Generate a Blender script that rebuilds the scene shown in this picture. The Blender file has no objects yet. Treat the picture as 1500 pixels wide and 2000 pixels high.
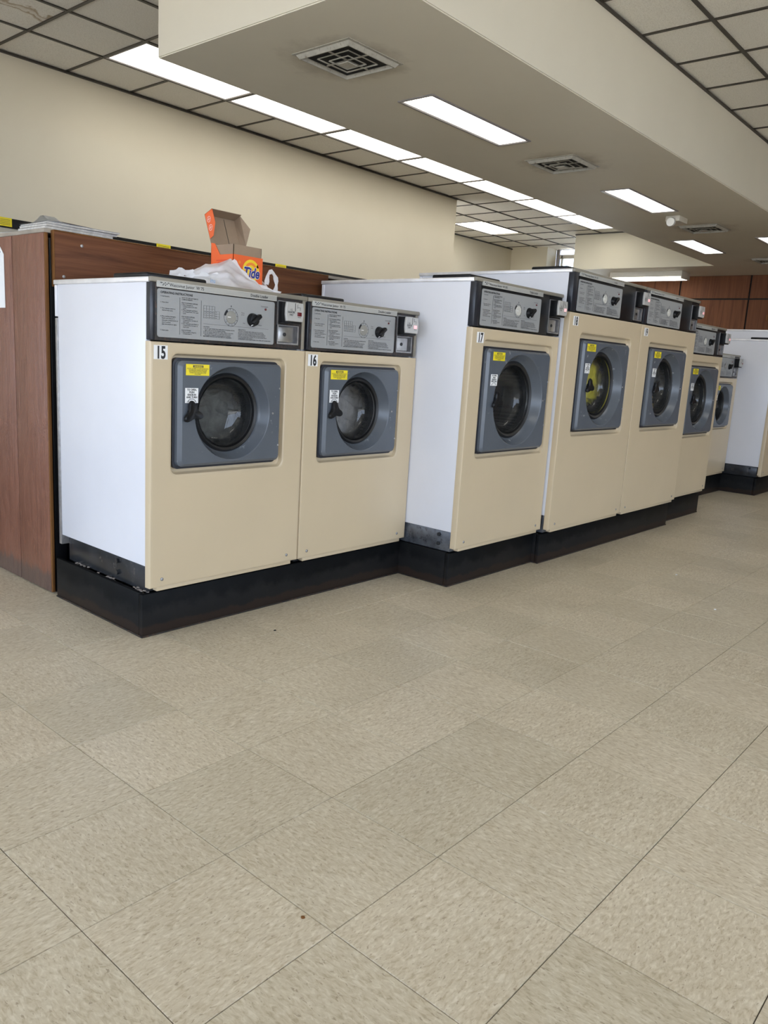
import bpy, bmesh, math, random
from mathutils import Vector, Matrix, Euler
random.seed(7)
sc = bpy.context.scene
COL = sc.collection

# ------------------------------------------------------------------ camera
cam_d = bpy.data.cameras.new('camera')
cam_d.sensor_fit = 'HORIZONTAL'
cam_d.sensor_width = 36.0
cam_d.lens = 1532.98 / 1500 * 36.0
cam_d.clip_start = 0.02
cam_o = bpy.data.objects.new('camera', cam_d)
COL.objects.link(cam_o)
cam_o.rotation_mode = 'XYZ'
cam_o.location = (-0.89444, -1.73974, 0.99683)
cam_o.rotation_euler = (1.37759, -0.0595236, -0.8515083)
sc.camera = cam_o

# ------------------------------------------------------------------ world, exposure
wd = bpy.data.worlds.new('daylight')
sc.world = wd
wd.use_nodes = True
bgn = wd.node_tree.nodes['Background']
bgn.inputs[0].default_value = (0.66, 0.79, 1.0, 1)      # even overcast sky
bgn.inputs[1].default_value = 5.2
LAMP = 4.7                                              # radiance of the fluorescent diffusers
sun_d = bpy.data.lights.new('sun', 'SUN')                # from behind the building: lights the pavement outside the shop windows
sun_d.energy = 24.0
sun_d.angle = math.radians(.53)
sun_d.color = (1.0, .95, .87)
sun_o = bpy.data.objects.new('sun', sun_d)
sun_o.rotation_euler = Vector((.12, 1.0, 1.15)).to_track_quat('Z', 'Y').to_euler()
COL.objects.link(sun_o)
sc.view_settings.view_transform = 'Standard'
sc.view_settings.look = 'None'
sc.view_settings.exposure = 0.19
sc.view_settings.gamma = 1.0
sc.view_settings.use_curve_mapping = False
cy = sc.cycles
cy.use_denoising = True
cy.max_bounces = 9
cy.diffuse_bounces = 5
cy.glossy_bounces = 4
cy.transparent_max_bounces = 12
cy.sample_clamp_indirect = 6
cy.caustics_reflective = False
cy.caustics_refractive = False


def portal(loc, rot, sx, sy):
    l = bpy.data.lights.new('window_portal', 'AREA')
    l.shape = 'RECTANGLE'
    l.size, l.size_y = sx, sy
    l.cycles.is_portal = True
    o = bpy.data.objects.new('window_portal', l)
    o.location, o.rotation_euler = loc, rot
    COL.objects.link(o)


H = 3.196          # grid ceiling
S = 2.632          # underside of the lowered ceiling
XL, XR, YF, YB = -4.6, 12.58, -7.2, 5.10
portal((XL - .05, -1.0, 1.40), (0, -math.pi / 2, 0), 2.35, 12.0)
portal((0.1, YF - .05, 1.40), (math.pi / 2, 0, 0), 9.4, 2.35)

# ------------------------------------------------------------------ materials


def new_mat(name):
    m = bpy.data.materials.new(name)
    m.use_nodes = True
    return m, m.node_tree.nodes, m.node_tree.links, m.node_tree.nodes['Principled BSDF']


def ramp(N, L, fac, stops):
    r = N.new('ShaderNodeValToRGB')
    cr = r.color_ramp
    while len(cr.elements) < len(stops):
        cr.elements.new(.5)
    for e, (p, c) in zip(cr.elements, stops):
        e.position = p
        e.color = (*c, 1)
    L.new(fac, r.inputs[0])
    return r.outputs[0]


def noise(N, L, vec, scale, detail=3, rough=.55, dist=0):
    n = N.new('ShaderNodeTexNoise')
    n.inputs['Scale'].default_value = scale
    n.inputs['Detail'].default_value = detail
    n.inputs['Roughness'].default_value = rough
    n.inputs['Distortion'].default_value = dist
    if vec is not None:
        L.new(vec, n.inputs['Vector'])
    return n.outputs[0]


def mapped(N, L, scale, coord='Object', rnd=False):
    t = N.new('ShaderNodeTexCoord')
    mp = N.new('ShaderNodeMapping')
    mp.inputs['Scale'].default_value = scale
    src = t.outputs[coord]
    if rnd:
        oi = N.new('ShaderNodeObjectInfo')
        mul = N.new('ShaderNodeMath')
        mul.operation = 'MULTIPLY'
        mul.inputs[1].default_value = 60
        L.new(oi.outputs['Random'], mul.inputs[0])
        ad = N.new('ShaderNodeVectorMath')
        ad.operation = 'ADD'
        L.new(src, ad.inputs[0])
        L.new(mul.outputs[0], ad.inputs[1])
        src = ad.outputs[0]
    L.new(src, mp.inputs[0])
    return mp.outputs[0]


def mixc(N, L, fac, a, b, mode='MIX'):
    m = N.new('ShaderNodeMix')
    m.data_type = 'RGBA'
    m.blend_type = mode
    for i, v in ((0, fac), (6, a), (7, b)):
        if isinstance(v, (int, float)):
            m.inputs[i].default_value = v
        elif isinstance(v, tuple):
            m.inputs[i].default_value = (*v, 1)
        else:
            L.new(v, m.inputs[i])
    return m.outputs[2]


def bump(N, L, h, B, strength=.2, dist=.002):
    b = N.new('ShaderNodeBump')
    b.inputs['Strength'].default_value = strength
    b.inputs['Distance'].default_value = dist
    L.new(h, b.inputs['Height'])
    L.new(b.outputs[0], B.inputs['Normal'])


def plain(name, col, rough=.4, metal=0, var=.06, scale=9, spec=.5, dirt=None, dirt_amt=0, bmp=0):
    """paint / plastic / metal with faint mottling and optional scuffs"""
    m, N, L, B = new_mat(name)
    v = mapped(N, L, (1, 1, 1))
    n = noise(N, L, v, scale, 4)
    lo = tuple(c * (1 - var) for c in col)
    hi = tuple(min(1, c * (1 + var)) for c in col)
    c = ramp(N, L, n, [(.3, lo), (.7, hi)])
    if dirt:
        d = noise(N, L, v, scale * 3.1, 6, .7)
        f = ramp(N, L, d, [(.60 - dirt_amt * .15, (0, 0, 0)), (.72, (1, 1, 1))])
        c = mixc(N, L, f, c, dirt)
    L.new(c, B.inputs['Base Color'])
    B.inputs['Roughness'].default_value = rough
    B.inputs['Metallic'].default_value = metal
    B.inputs['Specular IOR Level'].default_value = spec
    if bmp:
        bump(N, L, noise(N, L, v, scale * 12, 3), B, bmp, .001)
    return m


def wood_mat(name, dark, mid, light, along='Z', rough=.35, rnd=True, bmp=.25, scl=1.0):
    m, N, L, B = new_mat(name)
    s = {'Z': (22, 22, 1.3), 'X': (1.3, 22, 22), 'Y': (22, 1.3, 22)}[along]
    v = mapped(N, L, tuple(a * scl for a in s), rnd=rnd)
    g = noise(N, L, v, 1.0, 6, .62, 1.2)
    s2 = {'Z': (120, 120, 2.5), 'X': (2.5, 120, 120), 'Y': (120, 2.5, 120)}[along]
    v2 = mapped(N, L, s2, rnd=rnd)
    g2 = noise(N, L, v2, 1.0, 3, .6)
    c = ramp(N, L, g, [(.28, dark), (.5, mid), (.75, light)])
    c = mixc(N, L, ramp(N, L, g2, [(.35, (.35, .35, .35)), (.6, (0, 0, 0))]), c, dark)
    L.new(c, B.inputs['Base Color'])
    B.inputs['Roughness'].default_value = rough
    B.inputs['Specular IOR Level'].default_value = .22 if name != 'painted_siding' else .5
    bump(N, L, g2, B, bmp, .0015)
    return m


M = {}
M['wall'] = plain('wall_paint', (.68, .625, .50), .6, var=.025, scale=1.3, spec=.3, bmp=.05)
def soffit_mat():
    """cream plaster paint, with soot blown onto it around the four air vents"""
    m, N, L, B = new_mat('soffit_paint')
    g = N.new('ShaderNodeNewGeometry')
    base = ramp(N, L, noise(N, L, g.outputs['Position'], 1.1, 4), [(.3, (.755, .71, .60)), (.7, (.80, .755, .64))])
    soot = noise(N, L, g.outputs['Position'], 7, 4, .6)
    tot = None
    for vx in (2.53, 5.11, 8.31, 10.98):
        d = N.new('ShaderNodeVectorMath')
        d.operation = 'DISTANCE'
        d.inputs[1].default_value = (vx, 1.70, 2.632)
        L.new(g.outputs['Position'], d.inputs[0])
        a = N.new('ShaderNodeMath')
        a.operation = 'MULTIPLY_ADD'
        L.new(soot, a.inputs[0])
        a.inputs[1].default_value = .35
        L.new(d.outputs['Value'], a.inputs[2])
        f = ramp(N, L, a.outputs[0], [(.36, (.55, .55, .55)), (.55, (0, 0, 0))])
        if tot is None:
            tot = f
        else:
            mx = N.new('ShaderNodeMath')
            mx.operation = 'MAXIMUM'
            L.new(tot, mx.inputs[0])
            L.new(f, mx.inputs[1])
            tot = mx.outputs[0]
    L.new(mixc(N, L, tot, base, (.34, .29, .22)), B.inputs['Base Color'])
    B.inputs['Roughness'].default_value = .6
    B.inputs['Specular IOR Level'].default_value = .3
    return m


M['soffit'] = soffit_mat()
M['white'] = plain('white_enamel', (.70, .70, .74), .28, var=.02, scale=4)
M['beige'] = plain('beige_enamel', (.565, .46, .31), .3, var=.025, scale=3)
M['lid'] = plain('lid_metal', (.78, .76, .76), .3, .35, var=.12, scale=14)
M['trim'] = plain('console_trim_metal', (.25, .225, .18), .45, .1, var=.06)
M['black'] = plain('black_plastic', (.007, .007, .008), .36, var=.3, scale=20, spec=.3)
M['bluish_black'] = plain('console_end_plastic', (.018, .02, .027), .3, var=.3, scale=20)
M['rust_black'] = plain('rusted_black_steel', (.016, .014, .013), .5, var=.5, scale=25, dirt=(.09, .04, .022), dirt_amt=.6)
M['plate'] = plain('silver_plate', (.33, .335, .335), .42, .1, var=.02, scale=6)
M['strip'] = plain('name_strip_metal', (.42, .415, .39), .4, .1, var=.05, scale=14)
M['strip_edge'] = plain('name_strip_edge', (.62, .60, .55), .35, .2, var=.05, scale=14)
M['ink'] = plain('black_ink', (.012, .012, .014), .5)
M['grey_ink'] = plain('grey_ink', (.05, .05, .055), .5)
M['door'] = plain('blue_grey_enamel', (.095, .108, .128), .27, var=.06, scale=7, dirt=(.30, .32, .34), dirt_amt=-.25)
M['rubber'] = plain('black_rubber', (.01, .01, .011), .45, var=.2)
M['navy_gasket'] = plain('door_gasket', (.016, .017, .024), .4, var=.2)
M['yellow'] = plain('yellow_label', (.83, .68, .02), .4, var=.03)
M['label_white'] = plain('label_white', (.82, .82, .82), .4, var=.02)
M['steel'] = plain('steel', (.52, .52, .52), .3, .9, var=.12, scale=30)
M['dull_steel'] = plain('dull_steel', (.36, .35, .35), .42, .7, var=.2, scale=40)
M['coin_face'] = plain('coin_faceplate', (.47, .46, .44), .4, .15, var=.05)
M['red'] = plain('red_ink', (.6, .04, .03), .5)
M['dial'] = plain('dial_face', (.30, .29, .26), .35, .2, var=.06)
M['dial_white'] = plain('dial_pale', (.62, .61, .56), .35, .1, var=.04)
M['bronze'] = plain('bronze_grid', (.05, .044, .035), .45, .2, var=.12)
M['grey_frame'] = plain('fixture_frame', (.33, .31, .31), .4, .3, var=.05)
M['vent'] = plain('vent_enamel', (.46, .44, .38), .45, var=.1, scale=20, dirt=(.20, .16, .11), dirt_amt=.3)
M['duct'] = plain('duct_dark', (.008, .008, .007), .8, var=.2)
M['fixture_white'] = plain('fixture_white', (.68, .64, .55), .4, var=.03)
M['lens'] = plain('lamp_lens', (.72, .72, .70), .15, var=.05)
M['plinth_plain'] = plain('black_plinth_paint', (.006, .0065, .007), .5, var=.35, scale=5, spec=.12, dirt=(.035, .033, .03), dirt_amt=.1, bmp=.15)
def plinth_mat():
    """black paint, scuffed grey and rusty near the floor, with a few pale runs"""
    m, N, L, B = new_mat('scuffed_plinth_paint')
    g = N.new('ShaderNodeNewGeometry')
    P_ = g.outputs['Position']
    n1 = noise(N, L, P_, 9, 6, .7)
    sp = N.new('ShaderNodeSeparateXYZ')
    L.new(P_, sp.inputs[0])
    ad = N.new('ShaderNodeMath')
    ad.operation = 'MULTIPLY_ADD'
    L.new(n1, ad.inputs[0])
    ad.inputs[1].default_value = -.16
    L.new(sp.outputs[2], ad.inputs[2])
    c = ramp(N, L, n1, [(.3, (.004, .0045, .005)), (.7, (.007, .0075, .008))])
    c = mixc(N, L, ramp(N, L, ad.outputs[0], [(.0, (.8, .8, .8)), (.03, (0, 0, 0))]), c, (.016, .0155, .0155))
    ad2 = N.new('ShaderNodeMath')
    ad2.operation = 'MULTIPLY_ADD'
    L.new(n1, ad2.inputs[0])
    ad2.inputs[1].default_value = -.07
    L.new(sp.outputs[2], ad2.inputs[2])
    c = mixc(N, L, ramp(N, L, ad2.outputs[0], [(.0, (.5, .5, .5)), (.008, (0, 0, 0))]), c, (.040, .024, .016))
    mp = N.new('ShaderNodeMapping')
    mp.inputs['Scale'].default_value = (24, 24, 1.6)
    L.new(P_, mp.inputs[0])
    c = mixc(N, L, ramp(N, L, noise(N, L, mp.outputs[0], 1, 4, .7), [(.70, (0, 0, 0)), (.76, (.45, .45, .45))]), c, (.10, .095, .085))
    L.new(c, B.inputs['Base Color'])
    B.inputs['Roughness'].default_value = .5
    B.inputs['Specular IOR Level'].default_value = .10
    bump(N, L, n1, B, .2, .001)
    return m


M['plinth'] = plinth_mat()
M['chassis'] = plain('black_chassis_steel', (.03, .032, .036), .25, .3, var=.4, scale=12, dirt=(.11, .10, .09), dirt_amt=.15)
M['grey_chassis'] = plain('grey_chassis_steel', (.12, .13, .15), .25, .5, var=.4, scale=16, dirt=(.03, .03, .03), dirt_amt=.5)
M['lint'] = plain('lint', (.22, .19, .17), .95, var=.3, scale=60)
def siding_mat():
    """brown house paint over rough-sawn plywood siding, dirty along the floor"""
    m, N, L, B = new_mat('painted_siding')
    v = mapped(N, L, (70, 70, 3.2), rnd=True)
    g1 = noise(N, L, v, 1.0, 4, .6, .4)
    v2 = mapped(N, L, (9, 9, 4.5), rnd=True)
    g2 = noise(N, L, v2, 1.0, 6, .68, 2.2)
    c = ramp(N, L, g2, [(.3, (.165, .068, .040)), (.55, (.205, .088, .054)), (.75, (.23, .105, .068))])
    c = mixc(N, L, ramp(N, L, g1, [(.33, (.55, .55, .55)), (.46, (0, 0, 0))]), c, (.12, .047, .028))
    t = N.new('ShaderNodeTexCoord')
    sp = N.new('ShaderNodeSeparateXYZ')
    L.new(t.outputs['Object'], sp.inputs[0])
    ad = N.new('ShaderNodeMath')
    ad.operation = 'MULTIPLY_ADD'
    L.new(g2, ad.inputs[0])
    ad.inputs[1].default_value = -.12
    L.new(sp.outputs[2], ad.inputs[2])
    c = mixc(N, L, ramp(N, L, ad.outputs[0], [(.0, (.75, .75, .75)), (.03, (0, 0, 0))]), c, (.085, .065, .055))
    L.new(c, B.inputs['Base Color'])
    B.inputs['Roughness'].default_value = .4
    s_ = N.new('ShaderNodeMath')
    s_.operation = 'ADD'
    L.new(g1, s_.inputs[0])
    L.new(g2, s_.inputs[1])
    bump(N, L, s_.outputs[0], B, .9, .004)
    return m


M['siding'] = siding_mat()
M['beam'] = wood_mat('stained_beam', (.06, .02, .008), (.14, .052, .021), (.17, .066, .028), 'X', .55, bmp=.2)
M['raw_edge'] = wood_mat('raw_board_edge', (.09, .036, .010), (.17, .072, .020), (.24, .115, .04), 'Z', .7)
M['board_grey'] = plain('worn_board', (.30, .26, .21), .6, var=.15, scale=12)
M['paneling'] = wood_mat('walnut_paneling', (.09, .031, .013), (.165, .062, .026), (.215, .085, .036), 'Z', .6, bmp=.05, scl=.5)
M['paper'] = plain('paper', (.80, .80, .80), .55, var=.02)
M['paper_edge'] = plain('paper_edges', (.50, .48, .45), .7, var=.2, scale=60)
M['magazine_dark'] = plain('magazine_brown_cover', (.05, .03, .022), .3, var=.4, scale=30)
M['magazine_grey'] = plain('magazine_grey_cover', (.38, .39, .42), .25, var=.3, scale=20)
M['orange'] = plain('carton_orange', (.80, .13, .03), .35, var=.04)
M['cardboard'] = plain('cardboard', (.30, .215, .145), .75, var=.06, scale=12)
M['logo_yellow'] = plain('logo_yellow', (.86, .60, .02), .4, var=.02)
M['logo_orange'] = plain('logo_orange', (.84, .24, .03), .4, var=.02)
M['logo_blue'] = plain('logo_blue', (.025, .03, .22), .4, var=.02)
M['pale_pink'] = plain('print_pale', (.88, .62, .55), .5, var=.02)
M['blue_print'] = plain('blue_print', (.10, .30, .62), .5, var=.02)
M['pane'] = None


def emit(name, col, s):
    m, N, L, B = new_mat(name)
    B.inputs['Base Color'].default_value = (.8, .8, .8, 1)
    B.inputs['Emission Color'].default_value = (*col, 1)
    B.inputs['Emission Strength'].default_value = s
    return m


M['lamp'] = emit('fluorescent_diffuser', (1.0, .965, .87), LAMP)
M['led'] = emit('red_display', (1.0, .02, .05), .55)
M['led_off'] = plain('red_display_off', (.12, .008, .012), .3)


def glass(name, tint, haze=0.0, rough=.02):
    m, N, L, B = new_mat(name)
    N.remove(B)
    out = N['Material Output']
    tr = N.new('ShaderNodeBsdfTransparent')
    tr.inputs[0].default_value = (*tint, 1)
    g = N.new('ShaderNodeBsdfGlossy')
    g.inputs['Roughness'].default_value = rough
    lw = N.new('ShaderNodeFresnel')
    lw.inputs[0].default_value = 1.5
    mx = N.new('ShaderNodeMixShader')
    L.new(lw.outputs[0], mx.inputs[0])
    if haze:
        df = N.new('ShaderNodeBsdfDiffuse')
        df.inputs[0].default_value = (.7, .7, .7, 1)
        v = mapped(N, L, (1, 1, 1))
        hz = N.new('ShaderNodeMixShader')
        L.new(ramp(N, L, noise(N, L, v, 9, 4, .6), [(.3, (haze * .5,) * 3), (.7, (haze * 1.5,) * 3)]), hz.inputs[0])
        L.new(tr.outputs[0], hz.inputs[1])
        L.new(df.outputs[0], hz.inputs[2])
        tr = hz
    L.new(tr.outputs[0], mx.inputs[1])
    L.new(g.outputs[0], mx.inputs[2])
    L.new(mx.outputs[0], out.inputs[0])
    return m


M['bowl'] = glass('door_glass', (.84, .86, .84), .03)
M['pane'] = glass('window_pane', (.95, .97, .97))


def bag_mat():
    m, N, L, B = new_mat('thin_plastic_film')
    out = N['Material Output']
    v = mapped(N, L, (1, 1, 1))
    n = noise(N, L, v, 40, 4, .6)
    B.inputs['Base Color'].default_value = (.88, .88, .90, 1)
    B.inputs['Roughness'].default_value = .32
    bump(N, L, n, B, .5, .004)
    tl = N.new('ShaderNodeBsdfTranslucent')
    tl.inputs[0].default_value = (.88, .88, .9, 1)
    tr = N.new('ShaderNodeBsdfTransparent')
    a = N.new('ShaderNodeMixShader')
    a.inputs[0].default_value = .35
    L.new(B.outputs[0], a.inputs[1])
    L.new(tl.outputs[0], a.inputs[2])
    b = N.new('ShaderNodeMixShader')
    b.inputs[0].default_value = .09
    L.new(a.outputs[0], b.inputs[1])
    L.new(tr.outputs[0], b.inputs[2])
    L.new(b.outputs[0], out.inputs[0])
    return m


M['bag'] = bag_mat()


def vct_mat():
    """vinyl composition tile: buff ground with streaky pale and brown chips"""
    m, N, L, B = new_mat('vinyl_floor_tile')
    v = mapped(N, L, (62, 150, 62), rnd=True)
    n1 = noise(N, L, v, 1.0, 3, .55, .6)
    v2 = mapped(N, L, (80, 200, 80), rnd=True)
    n2 = noise(N, L, v2, 1.0, 2, .5, .5)
    base = ramp(N, L, n1, [(.30, (.44, .37, .26)), (.44, (.55, .48, .36)), (.56, (.60, .535, .41)), (.70, (.69, .63, .51))])
    fl = ramp(N, L, n2, [(.29, (.85, .85, .85)), (.36, (0, 0, 0))])
    base = mixc(N, L, fl, base, (.34, .275, .195))
    oi = N.new('ShaderNodeObjectInfo')
    tone = ramp(N, L, oi.outputs['Random'], [(0, (.93, .93, .92)), (1, (1.05, 1.04, 1.04))])
    base = mixc(N, L, 1.0, base, tone, 'MULTIPLY')
    g = N.new('ShaderNodeNewGeometry')
    grime = noise(N, L, g.outputs['Position'], 2.2, 4, .6)
    gm = ramp(N, L, grime, [(.3, (.88, .87, .85)), (.65, (1, 1, 1))])
    base = mixc(N, L, 1.0, base, gm, 'MULTIPLY')
    L.new(base, B.inputs['Base Color'])
    B.inputs['Roughness'].default_value = .42
    B.inputs['Specular IOR Level'].default_value = .4
    bump(N, L, n1, B, .03, .001)
    return m


M['vct'] = vct_mat()
M['floor_base'] = plain('floor_mastic', (.06, .05, .04), .8, var=.2)
M['pavement'] = plain('pavement', (.40, .385, .36), .9, var=.1, scale=3)


def ceil_mat(name, stain=False):
    m, N, L, B = new_mat(name)
    v = mapped(N, L, (1, 1, 1), rnd=True)
    n = noise(N, L, v, 160, 3, .6)
    c = ramp(N, L, n, [(.34, (.70, .67, .61)), (.5, (.87, .845, .78)), (.7, (.90, .875, .815))])
    if stain:
        t = N.new('ShaderNodeTexCoord')
        w = noise(N, L, t.outputs['Object'], 6, 3, .5)
        mm = N.new('ShaderNodeVectorMath')
        mm.operation = 'DISTANCE'
        mm.inputs[1].default_value = (.10, .42, 0)
        L.new(t.outputs['Object'], mm.inputs[0])
        ad = N.new('ShaderNodeMath')
        ad.operation = 'MULTIPLY_ADD'
        L.new(w, ad.inputs[0])
        ad.inputs[1].default_value = .30
        L.new(mm.outputs['Value'], ad.inputs[2])
        f = ramp(N, L, ad.outputs[0], [(.56, (0, 0, 0)), (.60, (.85, .85, .85)), (.612, (.12, .12, .12)), (.655, (.2, .2, .2)), (.685, (.8, .8, .8)), (.70, (0, 0, 0))])
        c = mixc(N, L, f, c, (.36, .25, .12))
    L.new(c, B.inputs['Base Color'])
    B.inputs['Roughness'].default_value = .9
    bump(N, L, n, B, .35, .003)
    return m


M['acoustic'] = ceil_mat('acoustic_tile')
M['acoustic_stained'] = ceil_mat('water_stained_acoustic_tile', True)


def cloth_mat(name, a, b, scale=14):
    m, N, L, B = new_mat(name)
    v = mapped(N, L, (1, 1, 1))
    n = noise(N, L, v, scale, 5, .6, .8)
    L.new(ramp(N, L, n, [(.35, a), (.65, b)]), B.inputs['Base Color'])
    B.inputs['Roughness'].default_value = .75
    bump(N, L, n, B, .6, .01)
    return m


M['cloth_yellow'] = cloth_mat('yellow_cloth', (.55, .42, .02), (.86, .72, .06))
M['cloth_orange'] = cloth_mat('ochre_cloth', (.42, .24, .03), (.66, .42, .08))
M['cloth_grey'] = cloth_mat('grey_cloth', (.07, .07, .07), (.17, .168, .165))
M['cloth_pink'] = cloth_mat('pale_cloth', (.22, .20, .205), (.36, .335, .34))
M['cloth_red'] = cloth_mat('rose_cloth', (.40, .14, .12), (.55, .24, .2))
M['suds'] = plain('suds', (.62, .63, .63), .8, var=.15, scale=60, bmp=.5)


def drum_mat():
    m, N, L, B = new_mat('perforated_drum_steel')
    t = N.new('ShaderNodeTexCoord')
    vo = N.new('ShaderNodeTexVoronoi')
    vo.inputs['Scale'].default_value = 150
    vo.inputs['Randomness'].default_value = .25
    L.new(t.outputs['Object'], vo.inputs['Vector'])
    c = ramp(N, L, vo.outputs['Distance'], [(.28, (.015, .015, .015)), (.36, (.13, .125, .12))])
    L.new(c, B.inputs['Base Color'])
    B.inputs['Metallic'].default_value = .75
    B.inputs['Roughness'].default_value = .38
    return m


M['drum'] = drum_mat()

# ------------------------------------------------------------------ mesh helpers


def finish(name, bm, m, parent=None, loc=None, smooth=35, mats=None):
    bmesh.ops.recalc_face_normals(bm, faces=bm.faces[:])
    me = bpy.data.meshes.new(name)
    bm.to_mesh(me)
    bm.free()
    if mats:
        for q in mats:
            me.materials.append(q)
    else:
        me.materials.append(m)
    if smooth:
        me.polygons.foreach_set('use_smooth', [True] * len(me.polygons))
        me.set_sharp_from_angle(angle=math.radians(smooth))
    return link(name, me, parent, loc)


def link(name, me, parent=None, loc=None):
    o = bpy.data.objects.new(name, me)
    COL.objects.link(o)
    if parent is not None:
        o.parent = parent
    if loc is not None:
        o.location = loc
    return o


def tag(o, label=None, cat=None, group=None, kind=None):
    for k, v in (('label', label), ('category', cat), ('group', group), ('kind', kind)):
        if v:
            o[k] = v
    return o


def thing(name, loc, label, cat, group=None, rz=0):
    o = bpy.data.objects.new(name, None)
    o.empty_display_size = .1
    COL.objects.link(o)
    o.location = loc
    o.rotation_euler = (0, 0, rz)
    return tag(o, label, cat, group)


def dup(root, loc, label, group=None):
    r = root.copy()
    COL.objects.link(r)
    r.location = loc
    r['label'] = label
    if group:
        r['group'] = group
    for ch in list(root.children):
        c = ch.copy()
        COL.objects.link(c)
        c.parent = r
        for g in ch.children:
            d = g.copy()
            COL.objects.link(d)
            d.parent = c
    return r


def box(bm, x0, x1, y0, y1, z0, z1, bev=0, seg=2):
    r = bmesh.ops.create_cube(bm, size=1)
    vs = r['verts']
    for v in vs:
        v.co = Vector((x0 + (v.co.x + .5) * (x1 - x0), y0 + (v.co.y + .5) * (y1 - y0), z0 + (v.co.z + .5) * (z1 - z0)))
    if bev:
        es = list({e for v in vs for e in v.link_edges})
        bmesh.ops.bevel(bm, geom=es, offset=bev, segments=seg, profile=.5, affect='EDGES')
    return vs


def boxobj(name, m, parent, dims, bev=.002, seg=2, loc=None):
    bm = bmesh.new()
    box(bm, *dims, bev=bev, seg=seg)
    return finish(name, bm, m, parent, loc)


def rr(x0, x1, z0, z1, r, y, k=6, side=14):
    """rounded rectangle loop in the XZ plane at depth y, counter-clockwise from the right side"""
    pts = []
    cs = [(x1 - r, z1 - r, 0), (x0 + r, z1 - r, 90), (x0 + r, z0 + r, 180), (x1 - r, z0 + r, 270)]
    for i, (cx, cz, a0) in enumerate(cs):
        arc = [(cx + r * math.cos(math.radians(a0 + 90 * j / k)), cz + r * math.sin(math.radians(a0 + 90 * j / k))) for j in range(k + 1)]
        pts += arc
        nx, nz, na = cs[(i + 1) % 4]
        nxt = (nx + r * math.cos(math.radians(na)), nz + r * math.sin(math.radians(na)))
        for j in range(1, side):
            t = j / side
            pts.append((arc[-1][0] * (1 - t) + nxt[0] * t, arc[-1][1] * (1 - t) + nxt[1] * t))
    return [Vector((a, y, b)) for a, b in pts]


def circ_like(loop, cx, cz, R, y):
    out = []
    for p in loop:
        a = math.atan2(p.z - cz, p.x - cx)
        out.append(Vector((cx + R * math.cos(a), y, cz + R * math.sin(a))))
    return out


def circ(cx, cz, R, y, n=48):
    return [Vector((cx + R * math.cos(2 * math.pi * i / n), y, cz + R * math.sin(2 * math.pi * i / n))) for i in range(n)]


def loft(bm, loops, cap0=False, cap1=False):
    vl = [[bm.verts.new(p) for p in lp] for lp in loops]
    for a, b in zip(vl, vl[1:]):
        n = len(a)
        for i in range(n):
            j = (i + 1) % n
            try:
                bm.faces.new((a[i], a[j], b[j], b[i]))
            except ValueError:
                pass
    if cap0:
        bm.faces.new(vl[0])
    if cap1:
        bm.faces.new(vl[-1])
    return vl


TXT = {}


def text_mesh(s, size, xs=1.0, bold=0.0, align='LEFT', spacing=1.0, shear=0.0):
    key = (s, size, xs, bold, align, spacing, shear)
    if key not in TXT:
        c = bpy.data.curves.new('lettering', 'FONT')
        c.body = s
        c.size = size
        c.offset = bold
        c.align_x = align
        c.align_y = 'TOP_BASELINE'
        c.space_line = spacing
        c.shear = shear
        c.resolution_u = 2 if size < .03 else 5
        c.extrude = 0
        o = bpy.data.objects.new('lettering', c)
        COL.objects.link(o)
        dg = bpy.context.evaluated_depsgraph_get()
        me = bpy.data.meshes.new_from_object(o.evaluated_get(dg))
        bpy.data.objects.remove(o)
        bpy.data.curves.remove(c)
        me.transform(Matrix.Rotation(math.pi / 2, 4, 'X') @ Matrix.Diagonal((xs, 1, 1, 1)))
        me.name = 'lettering'
        TXT[key] = me
    return TXT[key]


def lettering(s, size, m, parent, loc, xs=1.0, bold=0.0, align='LEFT', spacing=1.0, name='lettering', shear=0.0):
    me = text_mesh(s, size, xs, bold, align, spacing, shear)
    if me.materials and me.materials[0] != m:
        me = me.copy()
        me.materials.clear()
    if not me.materials:
        me.materials.append(m)
    return link(name, me, parent, loc)


def screw(bm, x, z, y=0, r=.006):
    loft(bm, [circ(x, z, r, y + .001, 12), circ(x, z, r, y - .002, 12), circ(x, z, r * .6, y - .0035, 12)], False, True)


# ------------------------------------------------------------------ projection, used only to decide which pieces are large in view
_inv = None


def px(x, y, z):
    global _inv
    if _inv is None:
        _inv = (Matrix.Translation(cam_o.location) @ Euler(cam_o.rotation_euler, 'XYZ').to_matrix().to_4x4()).inverted()
    d = _inv @ Vector((x, y, z))
    if d.z > -.05:
        return None
    return 750 + 1533 * d.x / -d.z, 1000 - 1533 * d.y / -d.z


def seen_area(x0, x1, y0, y1, z, margin=120):
    ps = [px(a, b, z) for a, b in ((x0, y0), (x1, y0), (x1, y1), (x0, y1))]
    if any(p is None for p in ps):
        return 0
    xs, ys = [p[0] for p in ps], [p[1] for p in ps]
    if max(xs) < -margin or min(xs) > 1500 + margin or max(ys) < -margin or min(ys) > 2000 + margin:
        return 0
    return abs(sum(ps[i][0] * ps[(i + 1) % 4][1] - ps[(i + 1) % 4][0] * ps[i][1] for i in range(4))) / 2


# ------------------------------------------------------------------ floor
YE = 6.9
floor = tag(boxobj('floor', M['floor_base'], None, (XL - .2, 12.95, YF - .2, YE + .1, -.12, -.002), 0), kind='structure',
            label='buff vinyl tile floor running through the laundry room')
T = .3048


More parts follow.
